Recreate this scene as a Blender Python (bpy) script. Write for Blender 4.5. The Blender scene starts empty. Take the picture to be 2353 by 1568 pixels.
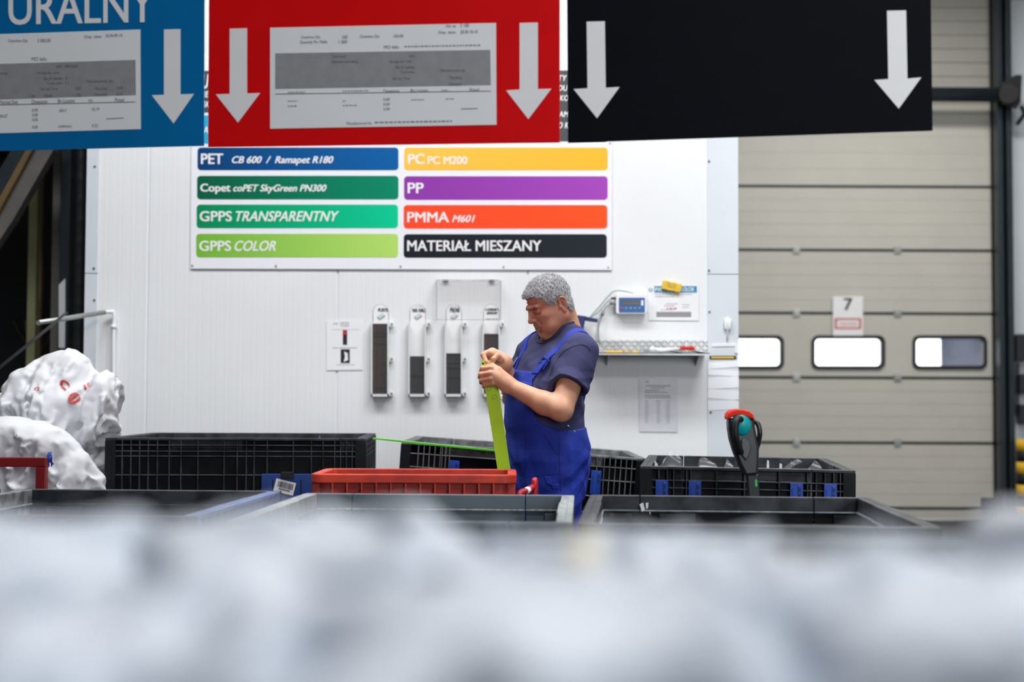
import bpy, bmesh, math, random
import numpy as np
from mathutils import Vector, Matrix
from mathutils.bvhtree import BVHTree

SC = bpy.context.scene
COL = SC.collection
random.seed(7)

# ---------------------------------------------------------------- camera
FPX = 3268.0                       # 50 mm on a 36 mm sensor, 2353 px wide
CH = 1.125                         # camera height
PITCH = math.atan(136 / FPX)
ROLL = 0.0045
_r = Vector((1, 0, 0)); _f = Vector((0, math.cos(PITCH), math.sin(PITCH))); _u = _r.cross(_f)
CR = _r * math.cos(ROLL) + _u * math.sin(ROLL)
CU = -_r * math.sin(ROLL) + _u * math.cos(ROLL)
CP = Vector((0, 0, CH))
cam_d = bpy.data.cameras.new('camera')
cam = bpy.data.objects.new('camera', cam_d)
COL.objects.link(cam)
cam_d.sensor_width = 36.0
cam_d.lens = FPX / 2353 * 36.0
cam_d.clip_start = 0.05
m = Matrix.Identity(4)
for i in range(3):
    m[i][0] = CR[i]; m[i][1] = CU[i]; m[i][2] = -_f[i]; m[i][3] = CP[i]
cam.matrix_world = m
cam_d.dof.use_dof = True
cam_d.dof.focus_distance = 5.95
cam_d.dof.aperture_fstop = 1.7
SC.camera = cam

# ---------------------------------------------------------------- sky, lamps, exposure
SC.view_settings.view_transform = 'Standard'
SC.view_settings.look = 'None'
SC.view_settings.exposure = 0.02
SC.view_settings.gamma = 1.0
SC.view_settings.use_curve_mapping = False
world = bpy.data.worlds.new('sky'); SC.world = world
world.use_nodes = True
bg = world.node_tree.nodes['Background']
bg.inputs[0].default_value = (0.93, 0.97, 1.0, 1)
bg.inputs[1].default_value = 3.0

def area(name, loc, size, power, col=(1, 0.985, 0.96), rot=(0, 0, 0)):
    d = bpy.data.lights.new(name, 'AREA'); d.shape = 'RECTANGLE'
    d.size, d.size_y = size; d.energy = power; d.color = col
    o = bpy.data.objects.new(name, d); COL.objects.link(o)
    o.location = loc; o.rotation_euler = rot
    return o
area('overhead_light', (0.1, 5.9, 5.2), (4.8, 0.8), 208, (1, 0.99, 0.97))
area('overhead_light', (2.0, 4.5, 5.2), (1.6, 1.0), 105, (0.98, 0.99, 1))
area('overhead_light', (2.3, 0.8, 5.2), (1.8, 1.4), 190, (0.97, 0.985, 1))  # extra overhead light added to brighten the hanging sign faces
area('front_fill', (3.8, -7.5, 2.9), (5.0, 3.2), 400, (0.94, 0.97, 1), (math.radians(90), 0, 0))  # unseen fill added behind the camera to light signs and worker frontally
area('overhead_light', (3.4, 10.6, 5.2), (2.4, 0.8), 160, (1, 0.98, 0.93))
area('overhead_light', (-2.4, 5.6, 5.2), (1.6, 1.2), 80, (0.96, 0.98, 1))

# ---------------------------------------------------------------- helpers
def ray(px, py):
    return _f + CR * ((px - 1176.5) / FPX) + CU * ((784 - py) / FPX)
def at(px, py, Y):
    """point on the vertical plane y = Y that shows at a pixel"""
    d = ray(px, py)
    return CP + d * (Y / d.y)
def lin(c):
    return tuple(((v / 255) / 12.92 if v / 255 <= 0.04045 else ((v / 255 + 0.055) / 1.055) ** 2.4) for v in c[:3]) + (1,)

def mat(name, col, rough=0.5, metal=0.0, var=0.10, scale=9.0, bump=0.0, bscale=60.0, spec=0.5, col2=None, stretch=None, sss=0.0, lo=0.35, hi=0.65, detail=4):
    mt = bpy.data.materials.new(name); mt.use_nodes = True
    nt = mt.node_tree; N = nt.nodes; L = nt.links
    b = N['Principled BSDF']
    c = lin(col)
    c2 = lin(col2) if col2 else tuple(min(1, v * (1 - var)) for v in c[:3]) + (1,)
    tc = N.new('ShaderNodeTexCoord'); mp = N.new('ShaderNodeMapping')
    L.new(tc.outputs['Object'], mp.inputs['Vector'])
    if stretch: mp.inputs['Scale'].default_value = stretch
    nz = N.new('ShaderNodeTexNoise'); nz.inputs['Scale'].default_value = scale; nz.inputs['Detail'].default_value = detail
    L.new(mp.outputs[0], nz.inputs['Vector'])
    rp = N.new('ShaderNodeValToRGB')
    rp.color_ramp.elements[0].position = lo; rp.color_ramp.elements[0].color = c
    rp.color_ramp.elements[1].position = hi; rp.color_ramp.elements[1].color = c2
    L.new(nz.outputs['Fac'], rp.inputs['Fac'])
    L.new(rp.outputs['Color'], b.inputs['Base Color'])
    b.inputs['Roughness'].default_value = rough
    b.inputs['Metallic'].default_value = metal
    b.inputs['Specular IOR Level'].default_value = spec
    if sss:
        b.inputs['Subsurface Weight'].default_value = sss
        b.inputs['Subsurface Radius'].default_value = (0.012, 0.005, 0.003)
        b.inputs['Subsurface Scale'].default_value = 0.6
    if bump:
        n2 = N.new('ShaderNodeTexNoise'); n2.inputs['Scale'].default_value = bscale; n2.inputs['Detail'].default_value = 3
        L.new(mp.outputs[0], n2.inputs['Vector'])
        bp = N.new('ShaderNodeBump'); bp.inputs['Strength'].default_value = bump; bp.inputs['Distance'].default_value = 0.004
        L.new(n2.outputs['Fac'], bp.inputs['Height']); L.new(bp.outputs['Normal'], b.inputs['Normal'])
    return mt

def clear_mat(name, tint=(240, 245, 245), alpha=0.12, rough=0.05, gloss=0.08):
    """thin clear plastic: mostly see-through, a little milk and a little gloss"""
    mt = bpy.data.materials.new(name); mt.use_nodes = True
    nt = mt.node_tree; N = nt.nodes; L = nt.links
    out = N['Material Output']; N.remove(N['Principled BSDF'])
    tr = N.new('ShaderNodeBsdfTransparent'); df = N.new('ShaderNodeBsdfDiffuse'); gl = N.new('ShaderNodeBsdfGlossy')
    df.inputs[0].default_value = lin(tint); gl.inputs['Roughness'].default_value = rough
    m1 = N.new('ShaderNodeMixShader'); m1.inputs[0].default_value = alpha
    m2 = N.new('ShaderNodeMixShader'); m2.inputs[0].default_value = gloss
    nz = N.new('ShaderNodeTexNoise'); nz.inputs['Scale'].default_value = 12
    mr = N.new('ShaderNodeMapRange'); mr.inputs['To Min'].default_value = alpha * 0.8; mr.inputs['To Max'].default_value = alpha * 1.2
    tc = N.new('ShaderNodeTexCoord'); L.new(tc.outputs['Object'], nz.inputs['Vector'])
    L.new(nz.outputs['Fac'], mr.inputs['Value']); L.new(mr.outputs[0], m1.inputs[0])
    L.new(tr.outputs[0], m1.inputs[1]); L.new(df.outputs[0], m1.inputs[2])
    L.new(m1.outputs[0], m2.inputs[1]); L.new(gl.outputs[0], m2.inputs[2]); L.new(m2.outputs[0], out.inputs[0])
    return mt

def wmat(o):
    mm = o.matrix_basis.copy(); p = o.parent
    while p:
        mm = p.matrix_basis @ mm; p = p.parent
    return mm
def tag(o, label, cat, group=None, kind=None):
    o['label'] = label; o['category'] = cat
    if group: o['group'] = group
    if kind: o['kind'] = kind
    return o
def thing(name, label, cat, loc=(0, 0, 0), rot=(0, 0, 0), group=None):
    o = bpy.data.objects.new(name, None); COL.objects.link(o)
    o.empty_display_size = 0.1
    o.location = loc; o.rotation_euler = rot
    return tag(o, label, cat, group)
def link_mesh(name, me, mats, parent=None, local=False, smooth=False):
    for mt in (mats if isinstance(mats, (list, tuple)) else [mats]): me.materials.append(mt)
    o = bpy.data.objects.new(name, me); COL.objects.link(o)
    if smooth:
        me.polygons.foreach_set('use_smooth', [True] * len(me.polygons))
    if parent is not None:
        o.parent = parent
        if not local: me.transform(wmat(parent).inverted())
    elif not local and len(me.vertices):
        co = np.empty(len(me.vertices) * 3, np.float32); me.vertices.foreach_get('co', co); co = co.reshape(-1, 3)
        c = (co.min(0) + co.max(0)) / 2; c[2] = co[:, 2].min()
        v = Vector(c.tolist()); me.transform(Matrix.Translation(-v)); o.location = v
    me.update()
    return o
def obj(name, bm, mats, parent=None, local=False, smooth=False, bevel=0.0):
    bmesh.ops.recalc_face_normals(bm, faces=bm.faces[:])
    me = bpy.data.meshes.new(name); bm.to_mesh(me); bm.free()
    o = link_mesh(name, me, mats, parent, local, smooth)
    if bevel:
        b = o.modifiers.new('edge', 'BEVEL'); b.width = bevel; b.segments = 2; b.limit_method = 'ANGLE'
    return o
def struct(name, bm, mats, parent=None, **k):
    o = obj(name, bm, mats, parent, **k)
    if parent is None: o['kind'] = 'structure'
    return o
def BM(): return bmesh.new()

def box(bm, a, b, mi=0):
    x0, y0, z0 = a; x1, y1, z1 = b
    vs = [bm.verts.new(p) for p in ((x0, y0, z0), (x1, y0, z0), (x1, y1, z0), (x0, y1, z0), (x0, y0, z1), (x1, y0, z1), (x1, y1, z1), (x0, y1, z1))]
    for q in ((0, 3, 2, 1), (4, 5, 6, 7), (0, 1, 5, 4), (1, 2, 6, 5), (2, 3, 7, 6), (3, 0, 4, 7)):
        bm.faces.new([vs[i] for i in q]).material_index = mi
def prism3(bm, pts, off, mi=0):
    """polygon of 3d points swept along vector off"""
    off = Vector(off)
    A = [bm.verts.new(p) for p in pts]; B = [bm.verts.new(Vector(p) + off) for p in pts]
    n = len(pts)
    fs = [bm.faces.new(A), bm.faces.new(B[::-1])]
    for i in range(n): fs.append(bm.faces.new((A[i], A[(i + 1) % n], B[(i + 1) % n], B[i])))
    for f in fs: f.material_index = mi
def slab(bm, pts_px, Y, th, mi=0):
    """a flat plate whose front lies on y = Y, going back by th"""
    prism3(bm, [at(x, y, Y) for x, y in pts_px], (0, th, 0), mi)
def rect(x0, y0, x1, y1): return [(x0, y0), (x1, y0), (x1, y1), (x0, y1)]
def rrect(x0, y0, x1, y1, r, n=5):
    out = []
    for cx, cy, a0 in ((x1 - r, y0 + r, -90), (x1 - r, y1 - r, 0), (x0 + r, y1 - r, 90), (x0 + r, y0 + r, 180)):
        for k in range(n + 1):
            a = math.radians(a0 + 90 * k / n); out.append((cx + r * math.cos(a), cy + r * math.sin(a)))
    return out
def tube(bm, pts, r, n=10, mi=0, cap=True):
    pts = [Vector(p) for p in pts]
    rs = r if isinstance(r, (list, tuple)) else [r] * len(pts)
    rings = []; prev = None
    for i, p in enumerate(pts):
        t = (pts[min(i + 1, len(pts) - 1)] - pts[max(i - 1, 0)]).normalized()
        if prev is None:
            a = t.orthogonal().normalized()
        else:
            a = (prev - t * prev.dot(t)); a = a.normalized() if a.length > 1e-6 else t.orthogonal().normalized()
        prev = a; b = t.cross(a)
        rings.append([bm.verts.new(p + (a * math.cos(2 * math.pi * k / n) + b * math.sin(2 * math.pi * k / n)) * rs[i]) for k in range(n)])
    for i in range(len(rings) - 1):
        for k in range(n):
            f = bm.faces.new((rings[i][k], rings[i][(k + 1) % n], rings[i + 1][(k + 1) % n], rings[i + 1][k])); f.smooth = True; f.material_index = mi
    if cap:
        bm.faces.new(rings[0][::-1]).material_index = mi; bm.faces.new(rings[-1]).material_index = mi
def bez(pts, n=8):
    """Catmull-Rom through points"""
    P = [Vector(p) for p in pts]; P = [2 * P[0] - P[1]] + P + [2 * P[-1] - P[-2]]; out = []
    for i in range(1, len(P) - 2):
        for k in range(n):
            t = k / n
            out.append(0.5 * ((2 * P[i]) + (P[i + 1] - P[i - 1]) * t + (2 * P[i - 1] - 5 * P[i] + 4 * P[i + 1] - P[i + 2]) * t * t + (3 * P[i] - P[i - 1] - 3 * P[i + 1] + P[i + 2]) * t ** 3))
    out.append(P[-2]); return out

class Plane:
    """maps pixels onto a plane; used for flat things lying on it"""
    def __init__(s, o, n): s.o = Vector(o); s.n = Vector(n).normalized()
    def __call__(s, px, py, off=0.0):
        d = ray(px, py); t = (s.o - CP).dot(s.n) / d.dot(s.n)
        return CP + d * t + s.n * off
    def plate(s, bm, pts, n0, n1, mi=0):
        prism3(bm, [s(x, y, n0) for x, y in pts], s.n * (n1 - n0), mi)

_cache = {}
def text_geo(st, shear=0.0, bold=0.0):
    k = (st, shear, bold)
    if k not in _cache:
        c = bpy.data.curves.new('t', 'FONT'); c.body = st; c.shear = shear; c.offset = bold; c.resolution_u = 4
        o = bpy.data.objects.new('t', c); COL.objects.link(o)
        dg = bpy.context.evaluated_depsgraph_get()
        me = bpy.data.meshes.new_from_object(o.evaluated_get(dg))
        vs = [(v.co.x, v.co.y) for v in me.vertices]; fs = [tuple(p.vertices) for p in me.polygons]
        bpy.data.objects.remove(o); bpy.data.curves.remove(c); bpy.data.meshes.remove(me)
        xs = [v[0] for v in vs]; ys = [v[1] for v in vs]
        x0, x1, y0, y1 = min(xs), max(xs), min(ys), max(ys)
        _cache[k] = ([((x - x0) / (x1 - x0), (y1 - y) / (y1 - y0)) for x, y in vs], fs)
    return _cache[k]
def write(bm, pl, st, r, shear=0.0, bold=0.0, off=0.002, slope=0.0, mi=0):
    """flat lettering fitted into the pixel rectangle r of plane pl"""
    vs, fs = text_geo(st, shear, 0.0)
    x0, y0, x1, y1 = r
    e = bold * (y1 - y0) * 1.1                    # heavier strokes: the same letters set again a hair aside
    for k, (ex, ey) in enumerate(((-e, -e * .5), (e, -e * .5), (-e, e * .5), (e, e * .5)) if bold else ((0, 0),)):
        V = []
        for u, v in vs:
            x = x0 + e + u * (x1 - x0 - 2 * e) + ex; y = y0 + e * .5 + v * (y1 - y0 - e) + ey + slope * (x - x0)
            V.append(bm.verts.new(pl(x, y, off + k * 0.0001)))
        for f in fs:
            try: bm.faces.new([V[i] for i in f]).material_index = mi
            except ValueError: pass

def bars(bm, pl, rows, off=0.0015, slope=0.0, seed=1, mi=0):
    """rows of fine print too small to read: short dashes of word length. row = (x0, x1, y, height)"""
    rg = random.Random(seed)
    for x0, x1, y, h in rows:
        x = x0
        while x < x1:
            w = min(rg.uniform(2.5, 6.5) * h / 2.2, x1 - x)
            yy = y + slope * (x - x0)
            vs = [bm.verts.new(pl(a, b, off)) for a, b in rect(x, yy, x + w, yy + h)]
            bm.faces.new(vs).material_index = mi
            x += w + 0.7 * h

# ---------------------------------------------------------------- materials
M = {}
M['panel'] = mat('white_sandwich_panel', (232, 235, 238), 0.42, var=0.04, scale=2.0)
M['trim'] = mat('pale_blue_grey_trim', (212, 220, 228), 0.4, var=0.05, scale=3)
M['floor'] = mat('grey_concrete', (66, 68, 72), 0.55, var=0.25, scale=3, bump=0.1)
M['ceil'] = mat('hall_ceiling', (150, 150, 150), 0.8)
M['hallwall'] = mat('hall_cladding', (178, 176, 168), 0.6, var=0.06, scale=2)
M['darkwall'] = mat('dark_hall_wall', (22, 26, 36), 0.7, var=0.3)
M['door'] = mat('dock_door_panel', (196, 194, 185), 0.5, var=0.08, scale=3, lo=0.3, hi=0.8)
M['seal'] = mat('dark_green_seal', (18, 34, 34), 0.6)
M['black'] = mat('black_rubber', (14, 17, 20), 0.55, var=0.3)
M['steel'] = mat('dark_painted_steel', (44, 54, 62), 0.42, var=0.2, metal=0.3)
M['galv'] = mat('galvanised_steel', (170, 174, 172), 0.4, metal=0.6, var=0.15)
M['white'] = mat('white_plastic', (240, 241, 243), 0.4, var=0.03)
M['paper'] = mat('white_paper', (236, 238, 241), 0.75, var=0.03, scale=5)
M['paperold'] = mat('creased_laminated_paper', (214, 216, 224), 0.35, var=0.08, scale=14, bump=0.25, bscale=25)
M['ink'] = mat('grey_print', (92, 92, 98), 0.7)
M['inkpale'] = mat('faint_grey_print', (150, 150, 154), 0.7)
M['inkdark'] = mat('black_print', (30, 32, 38), 0.7)
M['inkgrey'] = mat('printed_grey_block', (150, 150, 153), 0.7, var=0.1, scale=30)
M['inkred'] = mat('red_print', (206, 96, 96), 0.7)
M['inkteal'] = mat('teal_print', (20, 140, 180), 0.6)
M['sblue'] = mat('blue_sign_plastic', (0, 108, 172), 0.55, var=0.06, spec=0.12)
M['sred'] = mat('red_sign_plastic', (222, 8, 14), 0.55, var=0.06, spec=0.1)
M['sblack'] = mat('black_sign_plastic', (8, 10, 18), 0.65, var=0.12, spec=0.08)
M['swhite'] = mat('white_sign_vinyl', (238, 238, 240), 0.45, var=0.02)
M['board'] = mat('white_sign_board', (238, 240, 247), 0.4, var=0.02)
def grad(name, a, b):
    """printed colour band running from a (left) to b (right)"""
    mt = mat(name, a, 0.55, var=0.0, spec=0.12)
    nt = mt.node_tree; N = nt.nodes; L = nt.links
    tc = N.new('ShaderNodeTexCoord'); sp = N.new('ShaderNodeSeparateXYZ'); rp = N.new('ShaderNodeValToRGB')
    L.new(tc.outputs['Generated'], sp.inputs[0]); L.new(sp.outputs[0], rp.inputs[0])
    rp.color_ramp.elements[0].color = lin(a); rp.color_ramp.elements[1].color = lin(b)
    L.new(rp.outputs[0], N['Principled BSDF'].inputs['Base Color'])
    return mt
M['crate'] = mat('black_crate_plastic', (13, 15, 19), 0.55, var=0.0, scale=7, col2=(22, 25, 30), bump=0.05, spec=0.2)
M['rib'] = mat('scuffed_lit_black_crate_edges', (30, 34, 40), 0.5, var=0.0, scale=14, col2=(62, 66, 72), spec=0.3)  # lighter than the skin, painting edges that catch light as well as scuffs
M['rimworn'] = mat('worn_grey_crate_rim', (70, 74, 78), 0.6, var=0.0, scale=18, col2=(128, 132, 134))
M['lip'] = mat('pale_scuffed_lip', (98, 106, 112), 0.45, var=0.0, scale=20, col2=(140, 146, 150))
M['cgrey'] = mat('grey_crate_plastic', (104, 118, 126), 0.45, var=0.0, scale=5, col2=(88, 100, 108))
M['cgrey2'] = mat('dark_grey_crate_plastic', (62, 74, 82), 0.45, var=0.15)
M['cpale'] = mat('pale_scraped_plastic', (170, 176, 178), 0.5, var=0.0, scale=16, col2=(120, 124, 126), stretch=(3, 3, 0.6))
M['cblue'] = mat('blue_crate_plastic', (30, 66, 140), 0.45, var=0.2)
M['latch'] = mat('blue_latch_plastic', (20, 70, 170), 0.4, var=0.15)
M['navy'] = mat('navy_plastic', (22, 40, 96), 0.4, var=0.15)
M['red'] = mat('red_crate_plastic', (214, 66, 44), 0.5, var=0.0, scale=10, col2=(178, 50, 34), bump=0.08)
M['frame_red'] = mat('dark_red_painted_steel', (128, 14, 20), 0.45, var=0.15)
M['acry'] = clear_mat('clear_acrylic', (244, 247, 247), 0.015, gloss=0.012)
M['acryedge'] = mat('frosted_acrylic_edge', (226, 230, 230), 0.3, var=0.06)
M['film'] = clear_mat('clear_plastic_film', (235, 240, 245), 0.03, gloss=0.035, rough=0.25)
M['glass'] = clear_mat('window_glass', (220, 230, 235), 0.04, gloss=0.05)
M['card'] = mat('brown_card_edge', (78, 58, 56), 0.6, var=0.0, scale=40, col2=(46, 38, 42))
M['card2'] = mat('charcoal_card_edge', (58, 60, 66), 0.6, var=0.0, scale=40, col2=(32, 34, 40))
M['bag'] = mat('white_woven_sack', (218, 220, 225), 0.66, var=0.12, scale=6, bump=0.12, bscale=40)
M['scrap'] = mat('white_plastic_wrap', (200, 206, 216), 0.5, var=0.06, scale=4, col2=(166, 176, 189))
M['yellow'] = mat('yellow_sponge', (240, 200, 60), 0.8, var=0.15, scale=30, bump=0.3)
M['yel2'] = mat('yellow_plastic', (238, 190, 40), 0.45)
M['lime'] = mat('lime_green_plastic_strip', (198, 255, 6), 0.5, var=0.06, scale=12)
M['limeedge'] = mat('bright_green_strip_edge', (110, 240, 60), 0.35, var=0.05)
M['teal'] = mat('teal_plastic', (0, 172, 180), 0.35, var=0.1)
M['orange'] = mat('orange_red_plastic', (226, 48, 24), 0.55, var=0.08, spec=0.25)
M['charc'] = mat('charcoal_plastic', (38, 42, 47), 0.36, var=0.1)
M['alu'] = mat('aluminium_plate', (176, 178, 178), 0.35, metal=0.75, var=0.2, scale=14)
M['wood'] = mat('pallet_wood', (150, 120, 86), 0.7, var=0.3, stretch=(1, 6, 6))
M['skin'] = mat('weathered_skin', (224, 174, 142), 0.5, var=0.0, scale=16, col2=(212, 148, 116), sss=0.06, bump=0.10, bscale=220, lo=0.35, hi=0.75)
def ruddy(mt, a, b):
    """a second, redder skin tone where the vertex attribute 'ruddy' is high (face, ears)"""
    nt = mt.node_tree; N = nt.nodes; L = nt.links; bs = N['Principled BSDF']
    r1 = [n for n in N if n.type == 'VALTORGB'][0]; nz = [n for n in N if n.type == 'TEX_NOISE'][0]
    r2 = N.new('ShaderNodeValToRGB'); r2.color_ramp.elements[0].position = .35; r2.color_ramp.elements[1].position = .72
    r2.color_ramp.elements[0].color = lin(a); r2.color_ramp.elements[1].color = lin(b); L.new(nz.outputs['Fac'], r2.inputs['Fac'])
    at_ = N.new('ShaderNodeAttribute'); at_.attribute_name = 'ruddy'
    mx = N.new('ShaderNodeMix'); mx.data_type = 'RGBA'; L.new(at_.outputs['Fac'], mx.inputs[0]); L.new(r1.outputs[0], mx.inputs[6]); L.new(r2.outputs[0], mx.inputs[7]); L.new(mx.outputs[2], bs.inputs['Base Color'])
ruddy(M['skin'], (208, 148, 120), (188, 112, 88))
M['hairmat'] = mat('salt_and_pepper_hair', (220, 222, 226), 0.5, var=0.0, scale=120, col2=(120, 122, 128), lo=0.42, hi=0.64, detail=2)
M['hairdark'] = mat('dark_grey_brow_hair', (78, 66, 60), 0.6, var=0.2)
M['stache'] = mat('white_stubble', (202, 176, 162), 0.6, var=0.2)
M['shirt'] = mat('navy_cotton', (56, 60, 104), 0.85, var=0.10, scale=30, bump=0.15, bscale=300)
M['blue'] = mat('royal_blue_workwear', (22, 54, 172), 0.75, var=0.12, scale=20, bump=0.15, bscale=300)
M['stitch'] = mat('pale_blue_stitching', (90, 120, 200), 0.8)
M['eye'] = mat('eye_white', (220, 214, 208), 0.2)
M['boot'] = mat('black_leather', (26, 24, 24), 0.5)

# ---------------------------------------------------------------- the hall
WY, DY = 8.38, 13.6                              # front of the white cabin, face of the dock door
WALL = Plane((0, WY, 0), (0, -1, 0)); DOOR = Plane((0, DY, 0), (0, -1, 0))
X0, X1 = -7.0, 8.0
bm = BM(); box(bm, (X0, -9, -0.15), (X1, 14.4, 0)); struct('floor', bm, M['floor'])
bm = BM(); box(bm, (X0, -9, 5.6), (X1, 14.4, 5.75)); struct('ceiling', bm, M['ceil'])
bm = BM(); box(bm, (X0 - 0.2, -9, 0), (X0, 14.4, 5.6)); struct('wall_left', bm, M['hallwall'])
bm = BM(); box(bm, (X1, -9, 0), (X1 + 0.2, 14.4, 5.6)); struct('wall_right', bm, M['hallwall'])
bm = BM(); box(bm, (X0, -9.2, 0), (X1, -9, 5.6)); struct('wall_front', bm, M['hallwall'])
# dock wall with an opening behind the sectional door
dl, dr = at(1376, 784, DY).x, at(2304, 784, DY).x
dtop = at(1800, 236, DY).z
bm = BM()
box(bm, (dl - 2.2, DY, 0), (dl, DY + 0.3, 5.6)); box(bm, (dr, DY, 0), (X1, DY + 0.3, 5.6))
zz = dtop; 
while zz < 5.6:                                   # horizontal cladding boards over the door
    z1 = min(zz + 0.135, 5.6)
    box(bm, (dl, DY + 0.02, zz), (dr, DY + 0.3, z1 - 0.012)); box(bm, (dl, DY + 0.035, z1 - 0.012), (dr, DY + 0.3, z1)); zz = z1
struct('wall_back', bm, M['hallwall'])
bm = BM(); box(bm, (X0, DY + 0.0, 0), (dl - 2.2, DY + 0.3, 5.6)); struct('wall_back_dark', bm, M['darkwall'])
bm = BM(); box(bm, (dr, DY - 0.05, 0), (dr + 1.2, DY, 5.0)); struct('trim_1', bm, M['trim'])

# white cabin: ribbed sandwich panels, its own ceiling and sides
xl, xr = at(222, 784, WY).x, at(1625, 784, WY).x
CT = 4.2
bm = BM()
pw = 438 / (FPX / WY); x = at(336, 784, WY).x - pw
prof = []
while x < xr + pw:
    for k in range(14):
        a = x + k * pw / 14; w = pw / 14
        dp = 0.008 if k == 0 else 0.00045
        prof += [(a, dp), (a + 0.004, dp), (a + 0.010, 0), (a + w * 0.5, 0.0), (a + w * 0.5 + 0.006, 0.0004), (a + w - 0.006, 0.0)]
    x += pw
prof = [p for p in prof if xl <= p[0] <= xr]
prof = [(xl, 0)] + prof + [(xr, 0)]
lo = [bm.verts.new((a, WY + d, 0)) for a, d in prof]; hi = [bm.verts.new((a, WY + d, CT)) for a, d in prof]
for i in range(len(prof) - 1): bm.faces.new((lo[i], lo[i + 1], hi[i + 1], hi[i]))
tl, tr = at(193, 784, WY).x, at(1697, 784, WY).x
box(bm, (tl, WY + 0.012, 0), (tr, WY + 0.1, CT)); box(bm, (tl, WY + 0.1, 0), (tl + 0.1, DY - 1.6, CT)); box(bm, (tr - 0.1, WY + 0.1, 0), (tr, DY - 1.6, CT))
box(bm, (tl, WY + 0.02, CT), (tr, DY - 1.6, CT + 0.1))
struct('wall_cabin', bm, M['panel'])
def corner_trim(name, x0, x1, joints, screws):
    bm = BM(); zs = [0] + sorted(at(x0, j, WY).z for j in joints) + [CT]
    for i in range(len(zs) - 1):
        box(bm, (at(x0, 784, WY).x, WY - 0.006, zs[i] + 0.002), (at(x1, 784, WY).x, WY + 0.03, zs[i + 1] - 0.002))
    t = struct(name, bm, M['trim'], bevel=0.002)
    for sx, sy in screws:
        b = BM(); p = at(sx, sy, WY - 0.006); tube(b, [p, p + Vector((0, -0.006, 0))], 0.006, 8); obj('screw', b, M['steel'], t)
corner_trim('trim_2', 193, 222, [629], [(218, 383), (216, 617), (217, 690)])
corner_trim('trim_3', 1625, 1697, [631], [(1629, 371), (1629, 622), (1630, 717), (1633, 948)])

# ---------------------------------------------------------------- dock door
door = bpy.data.objects.new('door_1', None); COL.objects.link(door); door.location = (0, DY, 0); door['kind'] = 'structure'
seam = [236, 428, 574.5, 719.5, 867.5, 1017, 1167]
zs = [at(1800, s, DY).z for s in seam] ; zs.append(0.0)
dxl, dxr = at(1380, 784, DY).x, at(2296, 784, DY).x
wins = [(at(a, 784, DY).x, at(b, 784, DY).x) for a, b in ((1404, 1566), (1636, 1798), (1867, 2030), (2099, 2264))]
wz1, wz0 = at(1950, 774, DY).z, at(1950, 846, DY).z
for i in range(len(zs) - 1):
    zt, zb = zs[i] - 0.008, zs[i + 1] + 0.008
    bm = BM()
    if i == 3:
        box(bm, (dxl, DY, wz1), (dxr, DY + 0.04, zt)); box(bm, (dxl, DY, zb), (dxr, DY + 0.04, wz0))
        xs = [dxl] + [v for w in wins for v in w] + [dxr]
        for k in range(0, len(xs), 2): box(bm, (xs[k], DY, wz0), (xs[k + 1], DY + 0.04, wz1))
    else:
        n = 5; hh = (zt - zb) / n
        for k in range(n):                        # shallow pressed lines across each section
            box(bm, (dxl, DY, zb + k * hh + 0.003), (dxr, DY + 0.04, zb + (k + 1) * hh - 0.002))
            box(bm, (dxl, DY + 0.003, zb + (k + 1) * hh - 0.002), (dxr, DY + 0.04, min(zt, zb + (k + 1) * hh + 0.003)))
    obj('door_section', bm, M['door'], door)
    if 0 < i < len(zs) - 1:
        bm = BM(); box(bm, (dxl, DY - 0.004, zs[i] - 0.013), (dxr, DY + 0.035, zs[i] + 0.013)); obj('section_seal', bm, M['seal'], door)
        if i < 6:
            for hx in (1830, 2062):
                if i == 1: continue
                bm = BM(); c = at(hx, seam[i], DY)
                box(bm, (c.x - 0.034, DY - 0.018, c.z - 0.035), (c.x + 0.034, DY, c.z + 0.035)); box(bm, (c.x - 0.02, DY - 0.028, c.z - 0.012), (c.x + 0.02, DY - 0.018, c.z + 0.012))
                obj('hinge', bm, M['galv'], door, bevel=0.003)
            bm = BM(); c = at(2300, seam[i] + 6, DY)
            box(bm, (c.x - 0.075, DY - 0.02, c.z - 0.03), (c.x + 0.03, DY - 0.002, c.z + 0.045)); box(bm, (c.x - 0.02, DY - 0.06, c.z - 0.03), (c.x + 0.035, DY - 0.02, c.z + 0.02))
            obj('roller_bracket', bm, M['steel'], door, bevel=0.004)
            o = None
for a, b in ((1404, 1566), (1636, 1798), (1867, 2030), (2099, 2264)):
    bm = BM(); n = 6
    o_ = rrect(a - 3, 771, b + 3, 849, 16, n); i_ = rrect(a + 5, 779, b - 5, 841, 10, n)
    V = [[bm.verts.new(DOOR(x, y, d)) for x, y in ring] for d in (0.02, -0.05) for ring in (o_, i_)]
    k = len(o_)
    for q in range(k):
        r = (q + 1) % k
        for A, B in ((0, 1), (1, 3), (3, 2), (2, 0)): bm.faces.new((V[A][q], V[A][r], V[B][r], V[B][q]))
    w = obj('window_frame', bm, M['black'], door)
    bm = BM(); prism3(bm, [DOOR(x, y, -0.012) for x, y in rrect(a + 4, 778, b - 4, 842, 10, n)], (0, 0.006, 0)); obj('window_pane', bm, M['glass'], w)
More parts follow.
